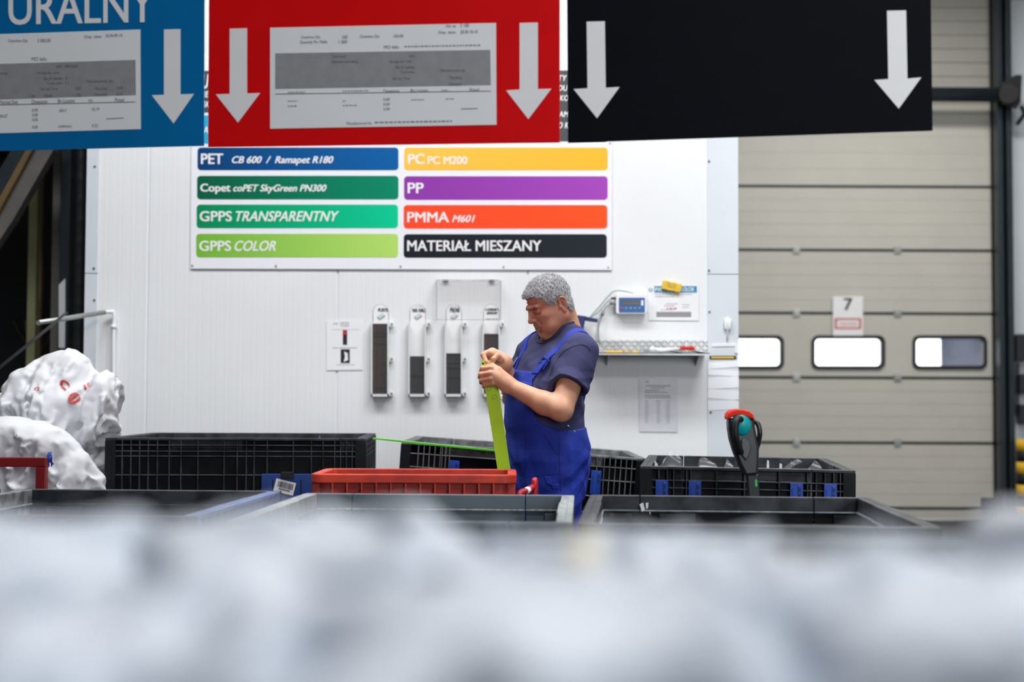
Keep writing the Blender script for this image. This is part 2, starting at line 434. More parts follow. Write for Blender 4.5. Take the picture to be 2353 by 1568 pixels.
# what stands outside, seen through the right window
bm = BM(); c0, c1 = at(2161, 700, DY + 1.6), at(2420, 900, DY + 1.6)
prism3(bm, [Vector((c0.x, DY + 1.6, 0.9)), Vector((c0.x + 2.4, DY + 1.6, 0.9)), Vector((c0.x + 3.4, DY + 3.6, 0.9)), Vector((c0.x + 1.2, DY + 3.6, 0.9))], (0, 0, 2.7))
M['trailer'] = mat('weathered_blue_grey_sheet', (96, 104, 140), 0.6, var=0.0, scale=2.2, col2=(150, 156, 190))
tag(obj('truck_trailer', bm, M['trailer']), 'blue grey trailer outside, seen through the right dock door window', 'trailer')
bm = BM(); box(bm, (X0, 14.4, -0.2), (X1 + 6, 30, -0.05)); struct('ground', bm, M['floor'])

# door number sheet
bm = BM(); DOOR.plate(bm, rect(1912, 682, 1981, 772), 0.030, 0.034)
s = tag(obj('number_sign', bm, M['white']), 'white number seven sheet with red framed notice on dock door', 'sign')
bm = BM(); write(bm, DOOR, '7', (1937, 686, 1957, 714), bold=0.03, off=0.036); obj('lettering', bm, M['inkdark'], s)
bm = BM()
for r in (rect(1916, 732, 1977, 736), rect(1916, 753, 1977, 757), rect(1916, 736, 1921, 753), rect(1972, 736, 1977, 753)): DOOR.plate(bm, r, 0.035, 0.036)
bars(bm, DOOR, [(1926, 1968, 742, 2), (1926, 1968, 747, 2)], off=0.0355)
obj('red_notice', bm, M['inkred'], s)

# right post, torsion shaft and brackets
bm = BM(); a = at(2297, 784, DY - 0.25); b = at(2331, 784, DY - 0.25)
box(bm, (a.x, DY - 0.25, 0), (a.x + 0.05, DY - 0.05, 5.2)); box(bm, (b.x - 0.05, DY - 0.25, 0), (b.x, DY - 0.05, 5.2)); box(bm, (a.x, DY - 0.12, 0), (b.x, DY - 0.05, 5.2))
tag(obj('door_track', bm, M['steel'], bevel=0.004), 'dark steel guide track standing right of the dock door', 'track')
t = thing('torsion_shaft', 'dark steel torsion shaft tube above the dock door', 'shaft', at(1950, 216, DY - 0.35))
bm = BM(); tube(bm, [at(1500, 214, DY - 0.35), at(2322, 218, DY - 0.35)], 0.068, 20); obj('shaft_tube', bm, M['steel'], t)
bm = BM(); slab(bm, [(2300, 192), (2333, 172), (2349, 172), (2346, 236), (2336, 250), (2306, 238)], DY - 0.45, 0.03); tube(bm, [at(2318, 216, DY - 0.5), at(2318, 216, DY - 0.3)], 0.09, 18)
obj('bearing_plate', bm, M['black'], t, bevel=0.004)
bm = BM(); tube(bm, bez([at(2347, 245, DY - 0.4), at(2353, 262, DY - 0.35), at(2338, 285, DY - 0.2)]), 0.02, 8); obj('spring_anchor', bm, M['steel'], t)
t = thing('door_sensor', 'dark box with a cable at the foot of the dock door', 'sensor', at(2285, 1190, DY - 0.12))
bm = BM(); slab(bm, rect(2262, 1146, 2296, 1173), DY - 0.12, 0.10); obj('housing', bm, M['black'], t, bevel=0.006)
bm = BM(); tube(bm, bez([at(2280, 1173, DY - 0.08), at(2284, 1186, DY - 0.09), at(2292, 1180, DY - 0.08), at(2294, 1120, DY - 0.03), at(2294, 1080, DY - 0.02)]), 0.012, 8); obj('cable', bm, M['black'], t)
t = thing('door_control', 'dark dock door control box with coiled cable on the wall', 'control box', at(2346, 830, DY - 0.2))
bm = BM(); slab(bm, rect(2337, 768, 2362, 830), DY - 0.2, 0.15); obj('housing', bm, M['charc'], t, bevel=0.008)
bm = BM(); cc = []
for k in range(160):
    a = k * 0.7; p = at(2338, 835 + k * 0.75, DY - 0.12); cc.append(p + Vector((0.018 * math.cos(a), 0.018 * math.sin(a), 0)))
tube(bm, cc, 0.006, 6); obj('coiled_cable', bm, M['black'], t)
for y0, y1 in ((860, 905), (930, 975)):
    bm = BM(); slab(bm, rrect(2344, y0, 2368, y1, 6), DY - 0.16, 0.11); tag(obj('socket_box', bm, M['steel'], bevel=0.004), 'grey socket box on the right wall, ' + ('upper' if y0 == 860 else 'lower') + ' one below the control box', 'socket box', 'socket boxes by the dock door')
bm = BM(); c = at(2362, 1190, DY - 0.4)
hz = [1003, 1028, 1054, 1078, 1104]
for i in range(8):
    z1 = 0.785 - i * 0.105
    if z1 <= 0.02: break
    tube(bm, [(c.x, c.y, max(0, z1 - 0.105)), (c.x, c.y, z1)], 0.1, 20, mi=i % 2)
tag(obj('guard_post', bm, [M['yel2'], M['black']]), 'yellow and black banded guard post at the right wall', 'guard post')

# ---------------------------------------------------------------- dark corner on the left
LY = 9.3
bm = BM()
p = at(180, 784, 8.95)
pts = []; rs = []
for k in range(200):
    z = k * 0.022; pts.append((p.x, 8.95, z)); rs.append(0.034 if k % 6 else 0.038)
tube(bm, pts, rs, 14)
tag(obj('ribbed_pipe', bm, M['black']), 'black ribbed pipe running up beside the white cabin corner', 'pipe')
t = thing('steel_column', 'dark steel column with a pale lit and worn lower flange left of the ribbed pipe', 'column', (at(146, 784, LY).x, LY, 0))
bm = BM(); x0, x1 = at(134, 784, LY).x, at(159, 784, LY).x
box(bm, (x0, LY, 0), (x1 - 0.018, LY + 0.02, 4.6)); box(bm, (x1 - 0.018, LY - 0.03, 0), (x1, LY + 0.16, 4.6)); box(bm, (x0, LY + 0.14, 0), (x1, LY + 0.16, 4.6)); obj('shaft', bm, M['steel'], t)
bm = BM(); slab(bm, [(135, 655), (150, 640), (150, 800), (135, 800)], LY - 0.004, 0.004); obj('lit_worn_patch', bm, M['paper'], t)  # pale plate paints the light on the lower flange, along with its wear
bm = BM(); x0, x1 = at(114, 784, 9.7).x, at(133, 784, 9.7).x; box(bm, (x0, 9.7, 0), (x1, 9.85, 4.6))
M['taupe'] = mat('taupe_painted_post', (110, 108, 104), 0.5, var=0.15)
tag(obj('post', bm, M['taupe'], bevel=0.01), 'taupe grey post behind the steel column', 'post')
bm = BM(); x0, x1 = at(61, 784, 10.6).x, at(80, 784, 10.6).x; box(bm, (x0, 10.6, 0), (x1, 10.7, 2.9))
M['cream'] = mat('pale_yellow_gap_light', (214, 214, 160), 0.5, var=0.0, scale=1.2, col2=(150, 152, 110))  # light in a door gap, painted as a pale yellow upright
tag(obj('lit_gap', bm, M['cream']), 'pale yellow lit door gap behind the slanting beam', 'post')
bm = BM(); x0, x1 = at(86, 784, 10.4).x, at(92, 784, 10.4).x; box(bm, (x0, 10.4, 0), (x1, 10.45, 3.2))
M['ochre'] = mat('ochre_paint', (112, 92, 56), 0.5, var=0.2)
tag(obj('thin_rail', bm, M['ochre']), 'thin ochre upright rail right of the pale yellow lit gap', 'rail')
t = thing('stair_stringer', 'slanting grey and brown steel stair beam at upper left', 'beam', at(50, 450, 9.0))
bm = BM(); slab(bm, [(-60, 640), (-60, 560), (72, 300), (128, 300), (122, 345), (30, 505)], 9.0, 0.10); obj('lower_flange', bm, M['taupe'], t)
bm = BM(); slab(bm, [(-60, 575), (-60, 490), (52, 300), (86, 300)], 8.96, 0.06); obj('web', bm, M['steel'], t)
bm = BM(); prism3(bm, [at(x, y, 8.95) for x, y in ((-60, 592), (-60, 560), (72, 322), (86, 322))], (0, 0.08, 0)); obj('edge_strip', bm, M['ochre'], t)
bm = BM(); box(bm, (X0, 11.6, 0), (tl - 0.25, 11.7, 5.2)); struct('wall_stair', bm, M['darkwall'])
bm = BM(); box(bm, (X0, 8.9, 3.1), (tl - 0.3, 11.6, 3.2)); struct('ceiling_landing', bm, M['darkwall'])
t = thing('wall_pipe', 'white plastic pipe with an elbow fixed to the cabin wall', 'pipe', at(262, 1000, WY - 0.04))
bm = BM(); tube(bm, bez([at(237, 719, WY - 0.05), at(254, 717, WY - 0.04), at(262, 724, WY - 0.03), at(261, 800, WY - 0.03), at(261, 1060, WY - 0.03)], 8), 0.011, 10); obj('tube', bm, M['white'], t)
for y in (751, 930):
    bm = BM(); tube(bm, [at(261, y - 4, WY - 0.03), at(261, y + 4, WY - 0.03)], 0.016, 10); box(bm, tuple(at(255, y + 3, WY - 0.03)), tuple(at(270, y - 3, WY))); obj('clip', bm, M['white'], t)
bm = BM(); tube(bm, [at(88, 742, 7.7), at(240, 718, WY - 0.05)], 0.0145, 10)
tag(obj('grey_rail_tube', bm, M['galv']), 'grey tube jutting out from the white pipe elbow', 'tube')
bm = BM(); a, b = at(-30, 868, 7.5), at(136, 733, 7.72); d = Vector((0.034, 0, 0.038))
prism3(bm, [a - d, a + d, b + d, b - d], (0, 0.012, 0)); prism3(bm, [a + d, a + d * 0.72, b + d * 0.72, b + d], (0, 0.05, 0))
tag(obj('slanting_bar', bm, M['steel']), 'slanting grey steel angle bar above the white sacks', 'bar')
bm = BM(); tube(bm, bez([at(30, 735, 11.59), at(45, 765, 11.59), at(72, 798, 11.59), at(100, 798, 11.59), at(128, 745, 11.59)]), 0.006, 8)
tag(obj('hanging_cable', bm, M['ochre']), 'thin cable hanging in a loop behind the slanting bar', 'cable')
bm = BM(); prism3(bm, [at(x, y, 11.575) for x, y in ((55, 735), (68, 740), (82, 805), (66, 805))], (0, 0.02, 0))
tag(obj('ochre_strap', bm, M['ochre']), 'ochre strap hanging behind the slanting bar', 'strap')

# ---------------------------------------------------------------- hanging signs (one vertical row, the right end nearer)
q0, q1 = at(0, 347, 4.86), at(2143, 300, 4.47); q1.z = q0.z
sd = (q1 - q0).normalized(); SGN = Plane(q0, Vector((sd.y, -sd.x, 0)))
def arrow(x0, x1, y0, y1, hx0, hx1, hy0, hy1, tip, dx=0.0): return [(x0, y0), (x1, y0 - 1), (x1 + dx, y1 - 1), (hx1, hy1), tip, (hx0, hy0), (x0 + dx, y1)]
def hang_sign(label, corners, mt, arrows):
    bm = BM(); pts = [SGN(x, y) for x, y in corners]
    top = 2.93
    pts[0].z = top; pts[1].z = top
    prism3(bm, pts, SGN.n * -0.006)
    s = tag(obj('hanging_sign', bm, mt), label, 'sign', 'recycling signs hung in a row')
    for a in arrows:
        bm = BM(); SGN.plate(bm, a, 0.0005, 0.0015); obj('arrow', bm, M['swhite'], s)
    for p, q in ((pts[0], pts[1]), (pts[1], pts[0])):
        a = p + (q - p) * 0.12; bm = BM(); tube(bm, [a - Vector((0, 0, 0.02)), Vector((a.x, a.y, 5.6))], 0.003, 6); obj('hanging_wire', bm, M['steel'], s)
    return s
sb = hang_sign('blue hanging sign with one visible white arrow and lettering', [(-350, 0), (466, 0), (468, 335), (-350, 355)], M['sblue'], [arrow(377, 415, 68, 218, 349, 446, 219, 216, (399, 284))])
sr = hang_sign('red hanging sign with two white arrows and a printed sheet', [(478, 0), (1285, 0), (1286, 327), (478, 338)], M['sred'], [arrow(528, 568, 66, 216, 496, 598, 217, 214, (547, 282)), arrow(1194, 1236, 53, 206, 1163, 1267, 208, 204, (1214, 274))])
sk = hang_sign('black hanging sign with two white arrows and no sheet', [(1300, 0), (2137, 0), (2143, 300), (1305, 328)], M['sblack'], [arrow(1348, 1390, 50, 203, 1318, 1424, 205, 200, (1372, 272), 2), arrow(2038, 2082, 25, 182, 2009, 2117, 184, 178, (2065, 250), 3)])
bm = BM(); write(bm, SGN, 'URALNY', (20, -22, 355, 58), bold=0.012, slope=-0.018); write(bm, SGN, 'NAT', (-150, -20, 12, 60), bold=0.012, slope=-0.018); obj('lettering', bm, M['swhite'], sb)
def sheet(pl, name, label, corners, grey, strings, rows, rules=(), off=0.002, slope=-0.02, group=None, seed=3, m0=None):
    bm = BM(); pl.plate(bm, corners, off - 0.001, off)
    s = tag(obj(name, bm, m0 or M['paper']), label, 'paper', group)
    if grey:
        bm = BM(); pl.plate(bm, grey, off + 0.0003, off + 0.0008); obj('grey_block', bm, M['inkgrey'], s)
    bm = BM()
    for st, r in strings: write(bm, pl, st, r, off=off + 0.0014, slope=slope)
    for x0, y0, x1, y1 in rules: pl.plate(bm, [(x0, y0), (x1, y1), (x1, y1 + 1.6), (x0, y0 + 1.6)], off + 0.0009, off + 0.0012)
    if rows: bars(bm, pl, [(a, b, y + h * .2, h * .6) for a, b, y, h in rows], off=off + 0.0014, slope=slope, seed=seed, mi=1)
    obj('printed_text', bm, [M['ink'], M['inkpale']], s)
    return s
sheet(SGN, 'printed_sheet', 'printed order sheet dated 2018-09-10 on the blue hanging sign', [(-190, 85), (323, 68), (324, 297), (-190, 312)], [(-150, 152), (312, 138), (313, 219), (-150, 234)],
      [('Disp. date:', (195, 82, 235, 90)), ('2018-09-10', (243, 79, 282, 86)), ('Outerbox Qty', (20, 91, 65, 100)), ('3 000.00', (87, 90, 117, 98)), ('MO Info:', (74, 132, 109, 141)), ('sort', (131, 150, 144, 157)), ('s8965602', (150, 149, 181, 157)),
       ('Storage bin, cost:', (86, 165, 138, 173)), ('No of cavities:', (101, 177, 145, 185)), ('4', (151, 177, 155, 184)), ('Cycle time:', (110, 189, 145, 197)), ('11', (152, 188, 159, 195)), ('Set Up Time', (94, 202, 133, 210)), ('0,67', (174, 200, 188, 208)),
       ('Manufactured qty:', (200, 184, 262, 193)), ('Pos/shot:', (220, 200, 248, 208)), ('0,00', (270, 199, 284, 207)), ('Demand:', (219, 214, 248, 222)), ('9,16', (268, 213, 283, 221)), ('Qty/h', (102, 217, 121, 226)), ('1 195', (168, 216, 187, 224)), ('1,38', (67, 218, 81, 226)),
       ('Matrined Date', (0, 231, 42, 240)), ('Dimensions', (74, 230, 110, 239)), ('Bin Location', (134, 228, 173, 237)), ('Qty', (204, 228, 215, 236)), ('Picked', (265, 226, 286, 234)),
       ('0,00', (75, 250, 88, 258)), ('0,00', (75, 261, 88, 269)), ('0,00', (75, 272, 88, 280)), ('0,00', (75, 289, 88, 297)), ('silo1', (137, 250, 153, 258)), ('10,19', (212, 248, 229, 256)), ('09-07', (0, 264, 18, 272)), ('indelivery', (136, 287, 166, 296)), ('9,32', (212, 286, 226, 294)), ('lding', (0, 166, 18, 174))],
      [(-140, -20, 160, 4), (-140, -30, 175, 4), (-140, -60, 260, 4), (-140, -80, 275, 4)], [(-150, 244, 312, 234), (245, 273, 285, 271)], seed=5)
sheet(SGN, 'printed_sheet', 'printed order sheet on the red hanging sign', [(621, 64), (1140, 53), (1141, 287), (621, 296)], [(633, 123), (1127, 115), (1128, 196), (633, 205)],
      [('Outerbox Qty', (693, 83, 737, 91)), ('100', (787, 82, 799, 90)), ('Quantity Per Pallet', (690, 94, 753, 103)), ('1 000', (779, 93, 798, 101)), ('Outerbox Qty', (828, 81, 873, 90)), ('100,00', (905, 80, 927, 88)), ('Qty up', (1025, 57, 1048, 65)), ('2 100', (1058, 55, 1078, 63)), ('Disp. date:', (1008, 72, 1048, 80)), ('2018-10-10', (1058, 70, 1098, 78)),
       ('MO Info:', (883, 105, 918, 113)), ('Manufactured by', (797, 281, 855, 289)), ('sort', (941, 126, 954, 133)), ('Storage bin, cost', (895, 139, 947, 147)), ('No of cavities', (910, 151, 953, 159)), ('Cycle time', (921, 163, 953, 171)), ('Set Up Time', (903, 178, 942, 186)), ('Manufactured qty', (1012, 159, 1070, 168)), ('Pos/shot', (1034, 175, 1062, 183)), ('Demand', (1032, 190, 1060, 198)),
       ('Injection moulding', (762, 139, 823, 148)), ('Operation', (763, 127, 794, 135)), ('0,00', (882, 226, 896, 233)), ('0,00', (882, 237, 896, 244)), ('0,00', (882, 248, 896, 255)), ('Bin Location', (944, 205, 984, 213)), ('Dimensions', (882, 206, 918, 214)), ('Picked', (1080, 203, 1101, 211))],
      [(930, 1106, 105, 5), (655, 672, 128, 6), (695, 727, 127, 6), (655, 662, 141, 6), (695, 734, 140, 6), (695, 714, 152, 5), (653, 686, 196, 6), (709, 723, 196, 6), (760, 826, 194, 6), (874, 888, 193, 6), (913, 927, 193, 6), (662, 702, 211, 4), (788, 848, 208, 4), (1015, 1030, 206, 4), (662, 684, 231, 4), (662, 682, 242, 5), (788, 796, 231, 4), (788, 822, 241, 4), (946, 976, 228, 4), (1025, 1045, 226, 4), (861, 1040, 279, 6)],
      [(633, 216, 1128, 209), (1060, 250, 1098, 249)], slope=-0.018, seed=9)

# ---------------------------------------------------------------- material chart on the cabin wall
bm = BM(); WALL.plate(bm, [(443, 133), (1406, 133), (1405, 621), (439, 618)], 0.001, 0.012)
chart = tag(obj('material_chart', bm, M['board']), 'large white chart of plastic types with eight coloured bands on cabin wall', 'sign board')
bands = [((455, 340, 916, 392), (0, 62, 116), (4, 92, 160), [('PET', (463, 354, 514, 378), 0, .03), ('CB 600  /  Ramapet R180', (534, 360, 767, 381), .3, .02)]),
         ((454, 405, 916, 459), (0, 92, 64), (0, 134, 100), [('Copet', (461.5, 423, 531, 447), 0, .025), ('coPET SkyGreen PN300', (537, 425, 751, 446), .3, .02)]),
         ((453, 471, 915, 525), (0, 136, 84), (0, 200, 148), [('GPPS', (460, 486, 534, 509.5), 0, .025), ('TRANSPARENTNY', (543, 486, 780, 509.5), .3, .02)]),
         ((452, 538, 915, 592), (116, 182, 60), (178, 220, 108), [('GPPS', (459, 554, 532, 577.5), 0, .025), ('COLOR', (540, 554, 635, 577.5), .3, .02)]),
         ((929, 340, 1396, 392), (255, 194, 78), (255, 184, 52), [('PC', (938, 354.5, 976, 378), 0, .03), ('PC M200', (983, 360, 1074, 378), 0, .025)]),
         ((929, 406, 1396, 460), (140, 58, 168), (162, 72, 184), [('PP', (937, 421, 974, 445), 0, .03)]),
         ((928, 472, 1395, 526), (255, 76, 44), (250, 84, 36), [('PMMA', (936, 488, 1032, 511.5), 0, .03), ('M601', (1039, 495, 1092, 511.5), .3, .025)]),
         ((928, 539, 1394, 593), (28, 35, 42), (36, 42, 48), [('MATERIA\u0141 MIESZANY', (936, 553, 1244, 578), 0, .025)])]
for i, (r, a, b, ts) in enumerate(bands):
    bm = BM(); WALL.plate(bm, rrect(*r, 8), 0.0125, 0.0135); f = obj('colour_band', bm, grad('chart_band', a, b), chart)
    for st, rr, sh, bo in ts:
        bm = BM(); write(bm, WALL, st, rr, sh, bo, off=0.0142); obj('lettering', bm, M['swhite'], f)
M['hdr'] = mat('dark_grey_print', (62, 66, 70), 0.5)
M['hcy'] = mat('cyan_print', (0, 170, 215), 0.5)
for r, mm, ts in (((455, 164, 760, 260), M['hdr'], [('U', (464, 172, 482, 205)), ('IE', (467, 211, 483, 225)), ('SK', (466, 234, 484, 248))]), ((455, 266, 760, 331), M['hcy'], [('A', (466, 292, 481, 308))]),
                  ((928, 163, 1396, 326), M['hdr'], [('TY', (1282, 174, 1303, 187)), ('OU', (1281, 197, 1305, 210)), ('KO', (1285, 220, 1308, 233)), ('AM', (1283, 257, 1308, 270)), ('O K', (1281, 282, 1308, 296))])):
    bm = BM(); WALL.plate(bm, rrect(*r, 8), 0.0125, 0.0135); f = obj('header_band', bm, mm, chart)
    for st, rr in ts:
        bm = BM(); write(bm, WALL, st, rr, 0.2, 0.02, off=0.0142); obj('lettering', bm, M['swhite'], f)
for sx, sy in ((443, 611), (635, 612), (921, 613), (1157, 614), (1397, 615), (1401, 330)):
    bm = BM(); p = WALL(sx, sy, 0.012); tube(bm, [p, p + Vector((0, -0.004, 0))], 0.006, 8); obj('screw', bm, M['galv'], chart)

# ---------------------------------------------------------------- notices on the wall
def notice(name, label, r, m0=None, tilt=0.0):
    bm = BM(); x0, y0, x1, y1 = r
    WALL.plate(bm, [(x0, y0 - tilt), (x1, y0 + tilt), (x1 + tilt, y1 + tilt), (x0 + tilt, y1 - tilt)], 0.004, 0.005)
    return tag(obj(name, bm, m0 or M['paper']), label, 'notice')
s = notice('wall_notice', 'white notice with two small photos left of the card holders', (751, 736, 834, 851), None, -0.5)
for a, b, c in (((788, 759, 798, 793), M['inkdark'], 'printed_photo'), ((783, 803, 804, 835), M['inkdark'], 'printed_photo')):
    bm = BM(); WALL.plate(bm, rect(*a), 0.0052, 0.0056); pp = obj(c, bm, b, s)
    bm = BM()
    if a[1] == 759: WALL.plate(bm, [(790, 759), (796, 759), (796, 769), (790, 769)], 0.0057, 0.006); mm = M['orange']
    else: WALL.plate(bm, [(791, 808), (799, 812), (800, 828), (790, 832), (793, 820)], 0.0057, 0.006); mm = M['paper']
    obj('photo_detail', bm, mm, pp)
bm = BM(); bars(bm, WALL, [(782, 802, 741, 2), (781, 802, 745, 2), (784, 802, 749, 2), (762, 826, 757.5, 1), (765, 820, 799, 2), (773, 815, 838, 1.5)], off=0.0055); obj('printed_text', bm, M['inkpale'], s)
bm = BM(); write(bm, WALL, 'M', (765, 742, 777, 748), 0.4, off=0.0055); obj('logo', bm, M['inkteal'], s)
s = notice('wall_notice', 'creased laminated list on the wall below the shelf', (1468, 871, 1556, 993), M['paperold'], 0.7)
bm = BM(); bars(bm, WALL, [(1484, 1541, 886, 2.4), (1497, 1528, 891, 2), (1483, 1514, 896.5, 2), (1482, 1535, 901, 2), (1482, 1541, 908.5, 2.4), (1482, 1541, 913, 2.4), (1483, 1490, 921.5, 2), (1508, 1518, 921.5, 2), (1532, 1540, 921.5, 2)] + [(x, x + 8, 927 + 4 * k, 1.4) for k in range(12) for x in (1482, 1509, 1531)], off=0.0056); obj('printed_text', bm, M['inkpale'], s)
bm = BM(); write(bm, WALL, 'M', (1482, 876, 1491, 881), 0.4, off=0.0056); obj('logo', bm, M['inkteal'], s)
s = notice('wall_notice', 'white sheet with blue PVC KOLOR heading held by yellow sponge', (1489, 654, 1605, 737), None, 0.5)
bm = BM(); WALL.plate(bm, rect(1503, 658, 1601, 673), 0.0052, 0.0056); tube(bm, [WALL(1495, 667, 0.005), WALL(1495, 667, 0.0056)], 0.0115, 16); h = obj('blue_heading', bm, M['inkteal'], s)
bm = BM(); write(bm, WALL, 'PVC FOLIA', (1505, 661, 1553, 670.5), 0, .015, off=0.0064); write(bm, WALL, 'KOLOR', (1563, 660.5, 1595, 670), 0, .015, off=0.0064); write(bm, WALL, '1', (1493.5, 664, 1496.5, 670), 0, .02, off=0.0064); obj('lettering', bm, M['swhite'], h)
bm = BM(); bars(bm, WALL, [(1505, 1590, 676, 1.6), (1505, 1550, 681, 2), (1531, 1556, 698, 1.6), (1526, 1550, 702.5, 1.6), (1568, 1584, 700, 1.6), (1518, 1550, 712, 1.2), (1568, 1582, 706, 1.6)], off=0.0056); obj('printed_text', bm, M['inkpale'], s)
bm = BM(); WALL.plate(bm, rect(1508, 717, 1588, 729), 0.0052, 0.0056); obj('grey_block', bm, M['inkgrey'], s)
bm = BM(); bars(bm, WALL, [(1531, 1557, 708, 3)], off=0.0056); obj('red_text', bm, M['inkred'], s)
c = WALL(1542.5, 659, 0.02); bm = BM()
box(bm, (-0.055, -0.02, -0.026), (0.055, 0.0, 0.026)); bmesh.ops.subdivide_edges(bm, edges=bm.edges[:], cuts=6, use_grid_fill=True)
for v in bm.verts: v.co.z += 0.0022 * math.sin(v.co.x * 260) * (abs(v.co.z) > 0.02)
bm.transform(Matrix.Translation(c + Vector((0, 0.012, 0))) @ Matrix.Rotation(0.20, 4, 'Y'))
s = tag(obj('sponge', bm, M['yellow'], bevel=0.003), 'yellow scalloped sponge stuck over the blue heading sheet', 'sponge')
bm = BM(); 
for k in range(3):
    for a, b in ((1532, 1553),): bars(bm, WALL, [(1533, 1552 - k, 652 + 4 * k, 1.2)], off=0.0292, slope=0.2, seed=k)
obj('printed_text', bm, M['ink'], s)

# ---------------------------------------------------------------- card holders
def card_holder(x0, x1, ytop, yb, head, title, fill_y, label, cm, n):
    """clear acrylic magazine: rounded header plate, side rails, bottom tray, three clips"""
    xa, xb = x0 + 3, x1 - 3
    t = thing('card_holder', label, 'card holder', WALL((x0 + x1) / 2, yb, 0.03), group='clear card holders in a row on the cabin wall')
    bm = BM(); r = (xb - xa) / 2; cx = (xa + xb) / 2
    pts = [(xb, 742)] + [(cx + r * math.cos(math.radians(a)), ytop + r - r * math.sin(math.radians(a))) for a in range(0, 181, 15)] + [(xa, 742)]
    WALL.plate(bm, pts, 0.002, 0.005); hd = obj('header_plate', bm, M['white'], t)
    bm = BM(); out = [(cx + (r + .6) * math.cos(math.radians(a)), ytop + r - (r + .6) * math.sin(math.radians(a))) for a in range(0, 181, 12)]
    tube(bm, [WALL(x, y, 0.005) for x, y in [(xb + .6, 740)] + out + [(xa - .6, 740)]], 0.0012, 6); obj('header_rim', bm, M['galv'], hd)
    bm = BM()
    for st, rr in title: write(bm, WALL, st, rr, 0, .05 if rr[3] - rr[1] > 4 else 0, off=0.0062)
    if title[0][1][3] < 712: pass
    obj('lettering', bm, M['seal'], hd)
    if head:
        bm = BM(); hx = cx + (x1 - x0) * 0.02
        for q, mi in (([(hx - 9, 727), (hx + 3, 720), (hx + 9, 724), (hx - 3, 732)], 0), ([(hx - 9, 727), (hx - 3, 732), (hx - 3, 737), (hx - 9, 732)], 1), ([(hx - 3, 732), (hx + 9, 724), (hx + 9, 729), (hx - 3, 737)], 1)): WALL.plate(bm, q, 0.0052, 0.0058, mi)
        obj('box_picture', bm, [mat('pale_blue_print', (204, 216, 220), 0.6), mat('blue_grey_print', (150, 168, 172), 0.6)], hd)
    bm = BM(); WALL.plate(bm, rect(xa, 742, xb, yb), 0.002, 0.006); obj('back_plate', bm, M['white'], t)
    for a, b in ((x0, x0 + 3), (x1 - 3, x1)):
        bm = BM(); WALL.plate(bm, rect(a, 742, b, yb), 0.002, 0.062); obj('side_rail', bm, M['acryedge'], t)
    bm = BM(); WALL.plate(bm, rect(x0, yb - 6, x1, yb), 0.002, 0.062); obj('bottom_tray', bm, M['acryedge'], t)
    bm = BM(); WALL.plate(bm, rect(x0, 742, x1, yb), 0.060, 0.0625); obj('front_cover', bm, M['acry'], t)
    for y in (746, 826, yb - 7):
        bm = BM(); WALL.plate(bm, rrect(x1, y - 5, x1 + 9, y + 6, 3), 0.0, 0.030); p = WALL(x1 + 6, y, 0.03); tube(bm, [p, p + Vector((0, -0.006, 0))], 0.005, 8, mi=1); obj('clip', bm, [M['acryedge'], M['steel']], t)
    # the cards: one mesh, one object per card
    pitch = (yb - 7 - fill_y) / n
    first = None
    for k in range(n):
        ya, yb2 = fill_y + k * pitch, fill_y + (k + 1) * pitch
        if first is None:
            bm = BM(); z0 = WALL(0, yb2 - 0.5, 0).z; z1 = WALL(0, ya, 0).z
            for a, b in ((xa + 1, xa + 11), (xa + 11.7, xa + 25), (xa + 25.7, xb - 1)):
                aa, bb = WALL(a, 800, 0).x, WALL(b, 800, 0).x
                box(bm, (aa, WY - 0.056, z0), (bb, WY - 0.008, z1 - (z1 - z0) * .30))
            box(bm, (WALL(xa + 1, 800, 0).x, WY - 0.044, z0), (WALL(xb - 1, 800, 0).x, WY - 0.008, z1 - (z1 - z0) * 0.02))
            first = obj('kanban_card', bm, cm); c = first
        else:
            c = first.copy(); COL.objects.link(c)
        c.location = (first.location.x + random.uniform(-.0006, .0006), first.location.y + random.uniform(-.0015, .005), WALL(0, yb2 - 0.5, 0).z)
        tag(c, 'thin %s card stacked in %s' % ('brown' if cm == M['card'] else 'charcoal', label.split(' with ')[1]), 'card', 'cards in ' + label.split(' with ')[1])
card_holder(855, 895, 700, 912, True, [('PUSTE', (869, 709, 892, 717))], 741, 'clear card holder with the PUSTE heading, fullest of the row', M['card'], 46)
card_holder(940, 980, 700, 912, True, [('NA HALI', (948, 709, 978, 718)), ('na uzyciu', (955, 703, 973, 706))], 815, 'clear card holder with the NA HALI heading', M['card2'], 24)
card_holder(1023, 1063, 700, 912, True, [('PE\u0141NE', (1034, 708, 1057, 718)), ('na stanie', (1036, 703, 1056, 706))], 808, 'clear card holder with the PEŁNE heading'.replace('PEŁNE', 'PELNE'), M['card2'], 26)
card_holder(1109, 1149, 700, 912, False, [('U ODBIORCY', (1115, 709, 1146, 715)), ('ODPADOW', (1118, 717, 1143, 723)), ('mm m m', (1116, 732.5, 1145, 736))], 763, 'clear card holder with the ODPADOW heading beside the worker', M['card'], 40)
